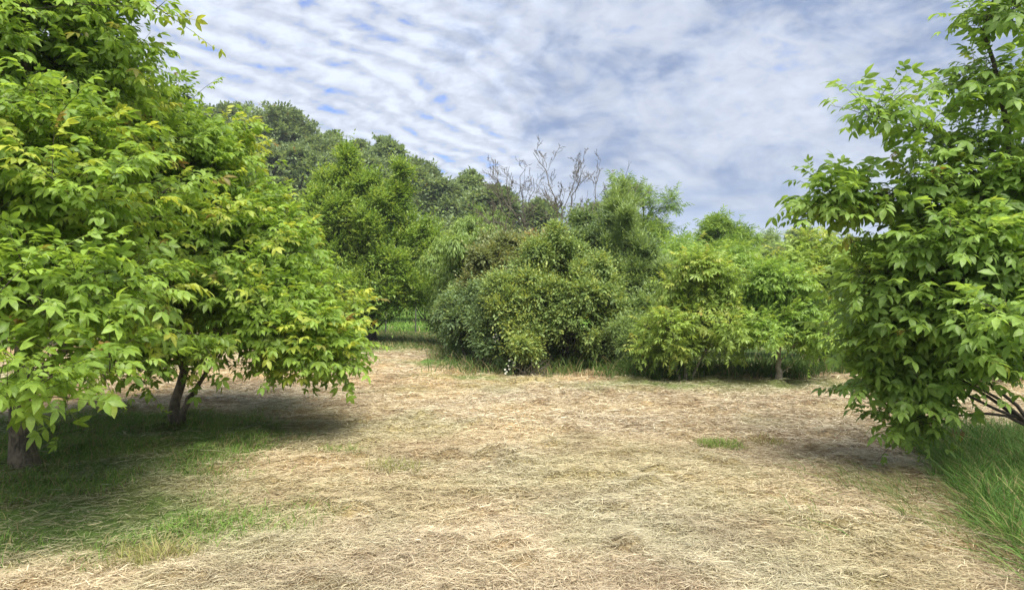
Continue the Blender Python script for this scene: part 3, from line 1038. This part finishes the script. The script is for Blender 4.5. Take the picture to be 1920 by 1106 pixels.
plant('young_walnut_tree', 'fresh green young walnut tree with one straight pale trunk, standing on the hay edge', 'tree',
      [([gp, (gp[0] + .01, gp[1], 0.6), (gp[0] - .03, gp[1], 1.9)], 0.062, 0.012), ([(gp[0] + .02, gp[1], 0.12), (gp[0] + .1, gp[1], 0.22), (gp[0] + .22, gp[1], 0.28)], 0.018, 0.006)],
      puffs(np.random.default_rng(6), [BL(1440, 555, 75, 48, 12.4, 0.7), BL(1465, 605, 98, 50, 12.4, 1.0), BL(1440, 645, 95, 34, 12.3, 0.9), BL(1530, 635, 40, 35, 12.3, 0.5)], 6, (0.3, 0.5), (0.75, 1.15)),
      680, L_YOUNG_G, 0.168, T_MED, B_PALE, 32, k=3, L=0.26, m=4, limbs=16, limb_r=0.016, twig_mat=B_TWIG,
      spray=dict(floor=0.72, shell=0.7, gap=0.18, gfreq=2.2, lump=0.2), shoot=dict(young=0.25, youngamt=0.6, red=0.04, **YSH))


def bush(name, label, cat, px, d, blobs, n, leaf, seed, size=0.075, templates=T_SIMPLE, k=5, L=0.22, m=7, stems=5, bark=B_DARK, group=None, spray={}, shoot={}, limbs=10, puff={}):
    rng = np.random.default_rng(seed + 900)
    b = GP(px, d)
    blobs0, blobs = blobs, puffs(rng, blobs, **puff)
    zt = max(bb[2] for bb in blobs)
    st = []
    for i in range(stems):
        a = rng.uniform(0, 2 * np.pi)
        bb = blobs0[i % len(blobs0)]
        q = (b[0] + 0.15 * math.cos(a) * (stems > 1), b[1] + 0.15 * math.sin(a) * (stems > 1), b[2])
        tp = (bb[0] + rng.normal() * 0.15, bb[1] + rng.normal() * 0.1, max(bb[2] + 0.3 * bb[5], b[2] + 0.4))
        mid = ((q[0] * 0.6 + tp[0] * 0.4), (q[1] * 0.6 + tp[1] * 0.4), (q[2] + tp[2]) / 2)
        st.append(([q, mid, tp], 0.012 + 0.009 * zt, 0.006))
    sp = dict(shell=0.38, lump=0.30, gap=0.18, gfreq=2.4, floor=0.08, zmin=-0.6)
    sp.update(spray)
    sh = dict(up=0.25, spread=0.9, droop=0.2, side=0.9, axdroop=0.2, young=0.12, youngamt=0.5, red=0.0, whip=0.15)
    sh.update(shoot)
    return plant(name, label, cat, st, blobs, n, leaf, size, templates, bark, seed, k=k, L=L, m=m, limbs=limbs, limb_r=0.018, connect=False, group=group,
                 twigs=False, crown='foliage', stemname='stems' if stems > 1 else 'trunk', sides=5, spray=sp, shoot=sh)


# ------------------------------------------------------------------ the thicket in the middle
bush('bush', 'large rounded green bush with a dark hollow at its foot, front of the middle thicket', 'bush', 1060, 14.3,
     [BL(1050, 540, 100, 80, 14.6, 1.1), BL(1080, 600, 100, 80, 14.2, 1.1), BL(1035, 490, 62, 55, 15.0, 0.8), BL(1125, 560, 60, 80, 14.6, 0.9), BL(1005, 650, 26, 30, 13.9, 0.4),
      BL(1130, 650, 50, 48, 14.0, 0.6), BL(1065, 655, 75, 48, 15.0, 0.5, 1.2)],  # last clump: foliage added behind to block light and darken the hollow
     4300, L_BUSH, 41, size=0.056, spray=dict(gap=0.30, gfreq=1.9, lump=0.35), shoot=dict(young=0.18))
bush('bush', 'yellowish green bush with dry grass at its foot, left part of the middle thicket front', 'bush', 968, 13.9,
     [BL(968, 590, 46, 52, 14.0, 0.5), BL(985, 655, 44, 38, 13.7, 0.5), BL(1000, 540, 46, 46, 14.4, 0.5)],
     1200, L_BUSH, 42, size=0.055, shoot=dict(young=0.6, youngamt=0.55), spray=dict(lump=0.35))
bush('bramble_bush', 'low dark bramble bush beside the shaded mown way, left end of the middle thicket', 'bush', 885, 15.6,
     [BL(885, 605, 55, 60, 16.2, 1.0), BL(925, 640, 50, 55, 14.5, 0.8), BL(850, 590, 35, 50, 19.0, 1.2), BL(935, 575, 52, 52, 15.0, 0.8), BL(870, 640, 40, 38, 16.6, 0.8)],
     2300, L_DARK, 43, size=0.066, spray=dict(gap=0.28, lump=0.35), shoot=dict(young=0.12, youngamt=0.7))
bush('willow_bush', 'pale green willow bush with hanging shoots, right of the hornbeam', 'bush', 875, 20.0,
     [BL(882, 450, 50, 60, 20.0, 1.0), BL(868, 515, 62, 70, 20.0, 1.2), BL(840, 570, 40, 50, 20.5, 1.0), BL(910, 430, 30, 38, 20.2, 0.7)],
     1700, L_WILLOW, 44, size=0.11, templates=T_NARROW, shoot=dict(axdroop=0.9, up=0.1, droop=0.5), spray=dict(lump=0.35))
bush('dull_bush', 'dull brownish green bush below the leaning dead tree', 'bush', 940, 17.5,
     [BL(940, 500, 62, 60, 17.5, 1.0), BL(915, 550, 60, 58, 17.0, 1.0), BL(985, 485, 46, 48, 17.5, 0.8)],
     1700, L_BROWN, 45, size=0.07, shoot=dict(young=0.2), spray=dict(lump=0.35))
bush('bush', 'bush topped with rusty brown young leaves, behind the large rounded bush', 'bush', 1010, 16.8,
     [BL(1012, 482, 44, 42, 16.8, 0.7), BL(1035, 520, 58, 60, 16.8, 0.8)],
     800, L_BROWN, 46, size=0.07, shoot=dict(young=0.45, youngamt=0.8, red=0.22), spray=dict(lump=0.3))
bush('dark_bush', 'dark grey green bush under the bare dead branches, right of the rounded bush', 'bush', 1140, 16.0,
     [BL(1105, 475, 72, 66, 16.8, 1.0), BL(1150, 540, 70, 80, 16.2, 1.1), BL(1170, 625, 55, 66, 14.9, 0.8), BL(1130, 420, 40, 40, 17.5, 0.8)],
     2400, L_DARK, 47, size=0.068, spray=dict(gap=0.24, lump=0.35))
bush('feathery_shrub', 'tall feathery light green shrub with upright plumes, right of the dead trees', 'shrub', 1180, 15.4,
     [BL(1175, 450, 36, 60, 15.6, 0.5), BL(1190, 520, 48, 70, 15.4, 0.6), BL(1225, 570, 46, 66, 15.2, 0.6), BL(1158, 385, 16, 52, 15.8, 0.3), BL(1200, 625, 46, 58, 14.7, 0.6)],
     1900, L_BLUE, 48, size=0.075, templates=T_NARROW, shoot=dict(up=0.9, spread=0.5, axdroop=-0.1, side=0.5), spray=dict(lump=0.4, gap=0.22))
bush('grey_green_shrub', 'low grey green shrub at the foot of the thicket, left of the yellow green walnut', 'shrub', 1192, 13.4,
     [BL(1190, 640, 42, 40, 13.4, 0.5), BL(1205, 675, 40, 34, 13.2, 0.45)],
     600, L_BLUE, 49, size=0.07, templates=T_NARROW, shoot=dict(up=0.5, axdroop=0.0))
bush('privet_bush', 'mid green bush closing the thicket, between the hornbeam gap and the dull brownish bush', 'bush', 880, 18.5,
     [BL(900, 590, 60, 60, 18.0, 1.0), BL(960, 560, 60, 60, 18.5, 1.0), BL(830, 610, 28, 34, 21.0, 0.9)],
     1300, L_BUSH, 50, size=0.075, spray=dict(gap=0.2, lump=0.35))

# ------------------------------------------------------------------ trees round the thicket
gp = GP(698, 22.3)
HB = [BL(690, 430, 60, 75, 22.4, 1.3), BL(640, 480, 80, 90, 22.4, 1.8), BL(735, 480, 75, 70, 22.2, 1.6), BL(700, 540, 115, 68, 22.0, 2.2), BL(780, 470, 38, 35, 22.0, 0.7),
      BL(640, 370, 26, 48, 22.6, 0.5), BL(755, 400, 24, 46, 22.2, 0.5), BL(770, 550, 55, 45, 21.6, 1.0), BL(600, 440, 45, 90, 22.8, 1.2), BL(660, 585, 70, 30, 21.6, 1.2),
      BL(650, 338, 18, 62, 22.5, 0.35, 3.0), BL(672, 375, 18, 46, 22.3, 0.4, 2.2), BL(754, 380, 18, 58, 22.2, 0.35, 3.0), BL(735, 410, 18, 46, 22.2, 0.4, 2.2), BL(700, 385, 18, 45, 22.4, 0.4, 2.0),
      BL(615, 372, 18, 46, 22.6, 0.4, 2.0), BL(795, 440, 26, 34, 22.0, 0.5, 1.6), BL(760, 572, 60, 26, 21.4, 0.9, 1.2), BL(700, 592, 36, 24, 21.6, 0.8, 1.2), BL(825, 500, 34, 30, 21.8, 0.6, 1.4), BL(820, 560, 34, 36, 21.6, 0.7, 1.2)]
plant('hornbeam_tree', 'broad hornbeam tree with layered foliage over the shaded way, dark trunk, left of centre', 'tree',
      [([gp, (gp[0], gp[1], 1.0), (gp[0] - .1, gp[1], 3.2)], 0.17, 0.03), ([(gp[0], gp[1], 0.9), (gp[0] + .5, gp[1], 2.2), (gp[0] + .9, gp[1], 3.6)], 0.07, 0.015),
       ([(gp[0], gp[1], 0.9), (gp[0] - .6, gp[1], 2.4), (gp[0] - .9, gp[1], 4.3)], 0.07, 0.015)],
      puffs(np.random.default_rng(4), HB, 6, (0.25, 0.42), (0.7, 1.12), 0.8, 1.5, 0.5), 4200, L_HORN, 0.085, T_SIMPLE, B_DARK, 51, k=5, L=0.42, m=8, limbs=30, limb_r=0.03, connect=False, twigs=False,
      spray=dict(shell=0.5, gap=0.24, gfreq=1.3, lump=0.25), shoot=dict(up=0.6, spread=0.75, droop=0.10, side=1.0, axdroop=0.0, young=0.4, youngamt=0.6, red=0.0))
gp = GP(1225, 24.0)
plant('ash_tree', 'open crowned green ash tree rising behind the feathery shrub, right of the dead trees', 'tree',
      [([gp, (gp[0] - .2, gp[1], 2.0), (gp[0] - .4, gp[1], 4.9)], 0.10, 0.02)],
      [BL(1200, 385, 40, 38, 24, 0.9), BL(1240, 415, 30, 26, 24, 0.7), BL(1170, 370, 22, 32, 24, 0.5), BL(1210, 440, 58, 40, 24, 1.1), BL(1225, 505, 62, 55, 23, 1.2), BL(1155, 350, 14, 26, 24, 0.4), BL(1255, 385, 16, 22, 24, .4)],
      380, L_HORN, 0.26, T_SPRIG, B_DARK, 52, k=4, L=0.45, m=4, limbs=24, limb_r=0.03, connect=True, twigs=True, twig_mat=B_TWIG,
      spray=dict(shell=0.9, gap=0.44, gfreq=1.7, lump=0.4), shoot=dict(up=0.3, axdroop=0.1, young=0.1))
gp = GP(1270, 17.8)
bush('walnut_thicket', 'mid green walnut growth filling the back, behind the yellow green young walnut', 'tree', 1280, 18.0,
     [BL(1270, 520, 65, 60, 18.0, 1.2), BL(1330, 545, 60, 60, 18.0, 1.2), BL(1290, 590, 80, 60, 17.0, 1.0)],
     420, L_WALNUT_R, 53, size=0.30, templates=T_SPRIG, k=4, L=0.35, m=4, stems=3, shoot=dict(young=0.2, **{'axdroop': 0.35}))
gp = GP(1360, 27.0)
plant('walnut_tree', 'open crowned mature walnut tree against the sky, behind the two young walnut trees', 'tree',
      [([gp, (gp[0] + .1, gp[1], 2.5), (gp[0], gp[1], 4.6)], 0.12, 0.03)],
      [BL(1345, 440, 35, 34, 27, 1.0), BL(1385, 455, 36, 26, 27, 1.0), BL(1330, 470, 32, 30, 27, 0.9), BL(1375, 490, 60, 40, 26, 1.3), BL(1355, 415, 18, 16, 27, 0.4)],
      420, L_HORN, 0.36, T_SPRIG, B_DARK, 54, k=4, L=0.45, m=4, limbs=22, limb_r=0.03, twigs=True, twig_mat=B_TWIG,
      spray=dict(shell=0.85, gap=0.40, gfreq=1.5, lump=0.4), shoot=dict(up=0.3, axdroop=0.15, young=0.1))
gp = GP(1448, 29.0)
plant('walnut_tree', 'small darker walnut crown between the open walnut tree and the right thicket', 'tree',
      [([gp, (gp[0], gp[1], 2.2), (gp[0], gp[1], 4.0)], 0.09, 0.02)],
      [BL(1445, 466, 28, 26, 29, 1.0), BL(1455, 500, 42, 36, 28, 1.2), BL(1415, 505, 35, 30, 28, 1.0)],
      230, L_HILL2, 0.36, T_SPRIG, B_DARK, 55, k=4, L=0.4, m=4, limbs=14, limb_r=0.03, twigs=False, connect=False,
      spray=dict(shell=0.7, gap=0.2, gfreq=1.4), shoot=dict(up=0.3, axdroop=0.15, young=0.1))
bush('walnut_tree', 'yellow green walnut tree behind the straight trunked young walnut', 'tree', 1520, 16.5,
     [BL(1505, 500, 50, 45, 16.8, 0.9), BL(1540, 540, 62, 55, 16.5, 1.1), BL(1470, 550, 55, 45, 16.8, 1.0), BL(1560, 600, 70, 50, 15.6, 1.0)],
     460, L_YOUNG, 56, size=0.28, templates=T_MED, k=4, L=0.33, m=4, stems=1, shoot=dict(young=0.35, red=0.08, axdroop=0.35))
bush('dark_hazel_bush', 'dark shaded bush at the right field edge, left of the right walnut tree', 'bush', 1600, 14.6,
     [BL(1590, 650, 60, 45, 14.6, 0.8), BL(1640, 620, 70, 60, 14.8, 1.0), BL(1690, 670, 70, 45, 14.4, 0.8)],
     330, L_WALNUT_R, 57, size=0.24, templates=T_MED, k=4, L=0.28, m=4, stems=4, shoot=dict(young=0.05, axdroop=0.35), spray=dict(gap=0.3, gfreq=1.6))
bush('walnut_tree', 'dense walnut tree standing behind the right edge walnut', 'tree', 1790, 12.8,
     [BL(1760, 560, 120, 90, 13.0, 1.3), BL(1850, 500, 130, 120, 13.0, 1.4), BL(1680, 520, 70, 70, 13.4, 1.0), BL(1800, 650, 150, 50, 12.6, 1.0), BL(1980, 560, 150, 140, 12.6, 1.4)],
     620, L_WALNUT_R, 58, size=0.30, templates=T_MED, k=4, L=0.36, m=4, stems=1, shoot=dict(young=0.1, axdroop=0.35), spray=dict(gap=0.2, gfreq=1.4))
bush('walnut_tree', 'green walnut tree far left, seen through the near walnut leaves', 'tree', 120, 21.0,
     [BL(60, 480, 190, 130, 21.0, 2.0), BL(250, 520, 150, 90, 21.0, 1.8), BL(-120, 480, 150, 150, 21.0, 2.0), BL(440, 520, 120, 90, 22.0, 1.6)],
     800, L_HORN, 59, size=0.40, templates=T_SPRIG, k=4, L=0.5, m=4, stems=3, shoot=dict(young=0.1, axdroop=0.25))
bush('elder_bush', 'bright green shrub beyond the wire fence in the gap behind the shaded way', 'shrub', 800, 33.0,
     [BL(790, 548, 60, 30, 33, 1.4), BL(740, 545, 40, 34, 34, 1.4), BL(845, 550, 50, 36, 32, 1.4)],
     520, L_WILLOW, 60, size=0.16, k=5, L=0.4, m=6, shoot=dict(young=0.3))


# ------------------------------------------------------------------ dead trees
def dead_tree(label, base, top, r0, limbs, seed, maxlev=3):
    rng = np.random.default_rng(seed)
    root = thing('dead_tree', label, 'tree', tuple(base), 'dead trees in the thicket')
    tb, br = Tubes(), Tubes()

    def curve(a, b, n, wob):
        t = np.linspace(0, 1, n)[:, None]
        L = np.linalg.norm(b - a)
        p = a + (b - a) * t
        w = np.cumsum(rng.normal(size=(n, 3)) * wob * L / math.sqrt(n), 0)
        w -= w[-1] * t
        return p + w

    def grow(cv, r, lev):
        if lev >= maxlev:
            return
        L = np.linalg.norm(cv[-1] - cv[0])
        nb = {0: 9, 1: 5, 2: 3}[lev]
        d0 = nrm(cv[-1] - cv[0])
        for i in range(nb):
            f = rng.uniform(0.25, 0.97)
            j = f * (len(cv) - 1)
            s = cv[int(j)] + (cv[min(int(j) + 1, len(cv) - 1)] - cv[int(j)]) * (j - int(j))
            ax = nrm(rng.normal(size=3))
            d = nrm(d0 * 0.75 + ax * rng.uniform(0.55, 1.0) + np.array([0, 0, 0.22]))
            ln = L * rng.uniform(0.24, 0.50) * (1.15 - 0.60 * f)
            c = curve(s, s + d * ln, 6, 0.16)
            rr = max(r * (1 - 0.65 * f) * 0.5, 0.0048)
            br.add(c, np.linspace(rr, 0.0035, 6), 4)
            grow(c, rr, lev + 1)
    tk = curve(np.array(base), np.array(top), 9, 0.07)
    tb.add(tk, np.linspace(r0, r0 * 0.5, 9), 8, rng, 0.15)
    for q, rr in limbs:
        q = np.array(q)
        j = rng.integers(5, 9)
        c = curve(tk[j], q, 9, 0.11)
        br.add(c, np.linspace(r0 * 0.36 * rr, 0.007, 9), 5)
        grow(c, r0 * 0.36 * rr, 0)
    o = np.array(base)
    V, Q = tb.get()
    mesh_np('trunk', V, Q, B_DEAD, root, origin=o)
    V, Q = br.get()
    mesh_np('branches', V, Q, B_DEAD, root, origin=o)


dead_tree('grey dead tree with fan of bare branches highest against the sky, behind the rounded bush', GP(1072, 19.5), P(1062, 415, 19.5), 0.065,
          [(P(1000, 287, 19.3), 1.0), (P(1082, 318, 19.6), 0.9), (P(1122, 330, 19.9), 0.9), (P(1052, 345, 18.9), 0.7), (P(1095, 300, 19.2), 0.8), (P(1020, 350, 20.2), 0.6)], 5)
dead_tree('pale leaning dead tree with thin drooping bare twigs, left of the other dead trees', GP(1000, 20.0), P(975, 400, 20.2), 0.055,
          [(P(925, 310, 20.2), 0.9), (P(955, 312, 20.6), 0.8), (P(985, 318, 20.0), 0.8), (P(905, 345, 20.0), 0.7), (P(1000, 335, 19.6), 0.7), (P(890, 400, 19.8), 0.6)], 6)
dead_tree('small grey dead tree half hidden in the dull brownish bush', GP(938, 19.0), P(930, 425, 19.0), 0.05,
          [(P(920, 370, 19.0), 0.9), (P(950, 365, 19.3), 0.8), (P(965, 420, 18.6), 0.7), (P(890, 390, 19.0), 0.7)], 7)
dead_tree('dead tree with one long branch reaching right to the ash tree', GP(1085, 18.6), P(1098, 470, 18.6), 0.05,
          [(P(1180, 335, 19.4), 1.0), (P(1150, 390, 18.8), 0.8), (P(1120, 400, 18.2), 0.7), (P(1196, 345, 19.8), 0.7)], 8, 2)


# ------------------------------------------------------------------ wooded hillside
def wood_tree(label, px, py_top, wpx, d, kind, seed, group='trees on the wooded hillside'):
    rng = np.random.default_rng(seed)
    x = (px - 960) / F * d
    g = gz(x, d)
    top = CAMZ + (HZ - py_top) / F * d
    H = max(top - g, 5.0)
    R = wpx / 2 / F * d
    b = (x, d, g)
    if kind == 'fir':
        root = thing('fir_tree', label, 'tree', b, group)
        n = 6000
        t = rng.random(n) ** 0.8
        rad = R * (1.02 - t) * (0.45 + 0.75 * rng.random(40)[(t * 39).astype(int)]) * np.sqrt(rng.uniform(0.15, 1, n))
        a = rng.uniform(0, 2 * np.pi, n)
        pos = np.stack([x + rad * np.cos(a), d + rad * np.sin(a), g + H * (0.08 + 0.92 * t) - rad * 0.25], -1)
        ax = np.stack([np.cos(a), np.sin(a), np.full(n, -0.35)], -1) + rng.normal(size=(n, 3)) * 0.3
        up = np.array([0, 0, 1.0]) + rng.normal(size=(n, 3)) * 0.3
        lv = np.stack([np.clip(0.45 + 0.3 * rng.normal(size=n), 0, 1), np.zeros(n), np.zeros(n)], -1)
        V, Q, A = place_leaves(T_NARROW, pos, ax, up, 0.42 * rng.uniform(0.6, 1.2, n), lv, rng)
        mesh_np('crown', V, Q, L_FIR, root, {'lv': A}, origin=b)
        tb = Tubes()
        tb.add(np.array([(x, d, g - 0.2), (x, d, g + H * 0.5), (x, d, g + H)]), [0.2, 0.13, 0.02], 6)
        V, Q = tb.get()
        mesh_np('trunk', V, Q, B_DARK, root, origin=b)
        return root
    blobs = [(x, d, g + H * 0.60, R * 0.72, R * 0.72, H * 0.34, 0.6)]
    for i in range(26):
        u = nrm(rng.normal(size=3))
        if u[2] < -0.6:
            u = -u
        f = rng.uniform(0.62, 1.0)
        rr = rng.uniform(.24, .42)
        blobs.append((x + u[0] * R * f * .85, d + u[1] * R * f * .85, g + H * 0.60 + u[2] * H * 0.34 * f, R * rr, R * rr, R * rr * rng.uniform(.5, .8), rng.uniform(.6, 1.4)))
    if kind == 'ash':
        return plant('ash_tree', label, 'tree', [([b, (x, d, g + H * .5), (x + .2, d, g + H * .93)], 0.16, 0.04)], blobs[1:], 560, L_HILL2, 0.30, T_SIMPLE, B_PALE, seed, k=5, L=0.9, m=9,
                     limbs=22, limb_r=0.05, connect=False, twigs=False, group=group, spray=dict(shell=0.9, gap=0.40, gfreq=0.8, lump=0.4, floor=1.0),
                     shoot=dict(up=0.3, axdroop=0.05, young=0.1), sides=6)
    return plant('oak_tree' if kind == 'oak' else 'beech_tree', label, 'tree', [([b, (x, d, g + H * .5), (x + .2, d, g + H * .85)], 0.2, 0.05)], blobs, 2100, L_HILL, 0.30, T_SIMPLE, B_DARK, seed,
                 k=5, L=0.8, m=7, limbs=12, limb_r=0.05, connect=False, twigs=False, group=group, spray=dict(shell=0.45, gap=0.34, gfreq=0.8, lump=0.45, floor=0.6),
                 shoot=dict(up=0.35, axdroop=0.05, young=0.15, whip=0.2), sides=6)


for a in (
    ('highest tree of the wooded hillside, dark crown beside the near left walnut', 455, 205, 175, 84, 'beech', 101),
    ('tall dark tree second on the hillside skyline, above the left walnut edge', 535, 198, 215, 80, 'oak', 102),
    ('grey green tree with light airy top in the dip of the hillside skyline', 628, 244, 79, 78, 'ash', 103),
    ('small dark tree poking up in the hillside skyline dip', 668, 262, 60, 80, 'beech', 104),
    ('pale open crowned tree on the hillside skyline, above the hornbeam', 722, 254, 126, 76, 'ash', 105),
    ('dark rounded tree right of the pale open crowned hillside tree', 790, 306, 128, 72, 'oak', 106),
    ('dark broad tree low on the hillside, right behind the hornbeam top', 835, 330, 114, 66, 'beech', 107),
    ('small airy pale tree left of the dead trees at the end of the hillside', 878, 316, 55, 70, 'ash', 108),
    ('dark tree behind the pale leaning dead tree at the foot of the hillside', 925, 348, 128, 58, 'oak', 109),
    ('dark tree in the second hillside row, behind the left walnut edge', 588, 262, 160, 68, 'beech', 110),
    ('dark tree filling the hillside just above the hornbeam crown', 668, 296, 170, 64, 'oak', 111),
    ('dark narrow tree between the two fans of dead branches', 1012, 380, 60, 60, 'beech', 112),
    ('dark green tree behind the bare dead branches, left of the ash', 1120, 376, 121, 52, 'beech', 113),
    ('lone grey green tree top standing above the right thicket skyline', 1497, 412, 52, 62, 'ash', 114),
    ('light green tree behind the dead fan tree, low in the gap', 1060, 415, 84, 48, 'ash', 115),
):
    wood_tree(*a)


def far_wood():
    """the rest of the wood on the slope and behind the thicket: one mass"""
    rng = np.random.default_rng(77)
    blobs = []
    for i in range(60):
        d = rng.uniform(58, 110)
        px = rng.uniform(-300, 760)
        x = (px - 960) / F * d
        g = gz(x, d)
        H = rng.uniform(7.0, 9.5) * (1.0 if px < 560 else 0.80)
        R = rng.uniform(1.8, 3.0)
        blobs.append((x, d, g + H * 0.55, R, R, H * 0.45))
    for i in range(34):
        d = rng.uniform(40, 60)
        px = rng.uniform(800, 2150)
        x = (px - 960) / F * d
        g = gz(x, d)
        H = rng.uniform(3.4, 4.8)
        R = rng.uniform(2.0, 3.2)
        blobs.append((x, d, g + H * 0.5, R, R, H * 0.5))
    p, out, rho = sprays(rng, blobs, 22000, shell=0.35, lump=0.25, gap=0.15, gfreq=0.7, seed=77)
    pos, ax, up, lv, tw = shoots(rng, p, out, rho, 3, 0.9, 5, up=0.35, axdroop=0.05, young=0.1)
    V, Q, A = place_leaves(T_SIMPLE, pos, ax, up, 0.40 * rng.uniform(0.7, 1.3, len(pos)), lv, rng)
    o = mesh_np('far_woodland', V, Q, L_HILL, attr={'lv': A})
    o['kind'] = 'stuff'


far_wood()


# ------------------------------------------------------------------ wire fence at the back of the gap
def fence():
    x0, y0, z0 = GP(779, 26.6)
    root = thing('wire_fence', 'thin wire fence with dark steel posts across the gap behind the shaded way', 'fence', (x0, y0, z0))
    xs = [x0 - 3.4, x0 - 1.15, x0, x0 + 1.05, x0 + 2.3]
    for i, x in enumerate(xs):
        z = gz(x, 26.6)
        h = 1.25 if i == 2 else 0.95
        tb = Tubes()
        tb.add(np.array([(x, 26.6, z - .1), (x + .01, 26.6, z + h * .5), (x + .015, 26.6, z + h)]), [0.028, 0.026, 0.022], 8)
        V, Q = tb.get()
        mesh_np('post', V, Q, M_STEEL, root, origin=(x0, y0, z0))
    for hh in (0.25, 0.5, 0.75, 0.9):
        tb = Tubes()
        pts = []
        for x in np.linspace(xs[0], xs[-1], 21):
            pts.append((x, 26.57, gz(x0, 26.6) + hh + 0.015 * math.sin(x * 5)))
        tb.add(np.array(pts), 0.004, 4)
        V, Q = tb.get()
        mesh_np('wire', V, Q, M_STEEL, root, origin=(x0, y0, z0))


fence()


# ------------------------------------------------------------------ white wild flowers and dry twigs
def flowers(label, px, d, heads, seed):
    rng = np.random.default_rng(seed)
    b = GP(px, d)
    root = thing('daisy_plant', label, 'flower', b, 'white wild flowers at the thicket edge')
    tb = Tubes()
    for hx, hy in heads:
        h = P(hx, hy, d)
        tb.add(bez(np.array(b) + rng.normal(size=3) * 0.03 * np.array([1, 1, 0]), np.array([(b[0] + h[0]) / 2, d, h[2] * 0.8]), h, 5), [.005, .004, .004, .003, .003], 4)
    V, Q = tb.get()
    mesh_np('stems', V, Q, M_STEM, root, origin=b)
    for hx, hy in heads:
        h = P(hx, hy, d)
        ax_n = nrm(np.array([rng.normal() * .3, -0.7, 0.7]))
        u = nrm(np.cross(ax_n, [1, 0, 0.1])); v = np.cross(ax_n, u)
        n = 12
        V, Q = [], []
        for i in range(n):
            a = i / n * 2 * math.pi
            d1 = u * math.cos(a) + v * math.sin(a)
            d2 = u * -math.sin(a) + v * math.cos(a)
            R = 0.019
            V += [h + d1 * .006 - d2 * .003, h + d1 * .006 + d2 * .003, h + d1 * R + d2 * .006 + ax_n * .003, h + d1 * R - d2 * .006 + ax_n * .003]
            Q.append([4 * i, 4 * i + 1, 4 * i + 2, 4 * i + 3])
        bl = mesh_np('bloom', np.array(V), np.array(Q), M_PETAL, root, origin=b)
        th = np.arange(8) / 8 * 2 * np.pi
        rr = [(0.0085, 0.0), (0.007, 0.004), (0.0005, 0.006)]
        DV = np.concatenate([h + ax_n * zz + r * (np.cos(th)[:, None] * u + np.sin(th)[:, None] * v) for r, zz in rr])
        DQ = np.array([[k * 8 + i, k * 8 + (i + 1) % 8, (k + 1) * 8 + (i + 1) % 8, (k + 1) * 8 + i] for k in range(2) for i in range(8)])
        dk = mesh_np('flower_disc', DV, DQ, M_YOLK, None, origin=b)
        dk.parent = bl


flowers('white daisies on thin stems low at the foot of the yellowish bush', 958, 13.35, [(950, 697), (955, 692), (948, 700), (953, 686), (963, 680), (955, 676), (960, 674), (964, 685), (947, 693)], 1)
flowers('white flowers higher up in front of the dark bramble bush', 946, 13.9, [(926, 632), (930, 627), (934, 636), (937, 629), (929, 640), (941, 632), (932, 631)], 2)


def dry_twigs():
    rng = np.random.default_rng(12)
    b = GP(1000, 13.4)
    tb = Tubes()
    for i in range(26):
        s = np.array(b) + np.clip(rng.normal(size=3), -1.2, 1.2) * np.array([.22, .08, 0])
        s[2] = gz(s[0], s[1])
        d = nrm(np.array([rng.normal() * 0.9, rng.normal() * 0.4 - .2, abs(rng.normal()) * 0.7 + 0.15]))
        ln = rng.uniform(0.2, 0.6)
        tb.add(bez(s, s + d * ln * 0.6 + np.array([0, 0, .08]), s + d * ln, 5), np.linspace(0.007, 0.003, 5), 4)
    V, Q = tb.get()
    o = mesh_np('dry_twigs', V, Q, B_DEAD, origin=b)
    o.location = b
    o['label'] = 'pale dry twigs lying at the foot of the rounded bush, beside the daisies'
    o['category'] = 'twigs'


dry_twigs()


# ------------------------------------------------------------------ a little summer air
def haze():
    m, k = new_mat('summer_air')
    v = k.n('ShaderNodeVolumePrincipled')
    v.inputs['Color'].default_value = (0.86, 0.92, 1.0, 1)
    v.inputs['Density'].default_value = 0.0007
    v.inputs['Anisotropy'].default_value = 0.2
    o = k.n('ShaderNodeOutputMaterial')
    k.t.links.new(v.outputs[0], o.inputs['Volume'])
    x0, x1, y0, y1, z0, z1 = -930.0, 930.0, -330.0, 1130.0, -3.8, 63.5
    V = [(x, y, z) for z in (z0, z1) for y in (y0, y1) for x in (x0, x1)]
    Q = [(0, 2, 3, 1), (4, 5, 7, 6), (0, 1, 5, 4), (2, 6, 7, 3), (0, 4, 6, 2), (1, 3, 7, 5)]
    b = mesh_np('haze', V, Q, m, smooth=False)
    b['kind'] = 'stuff'


haze()
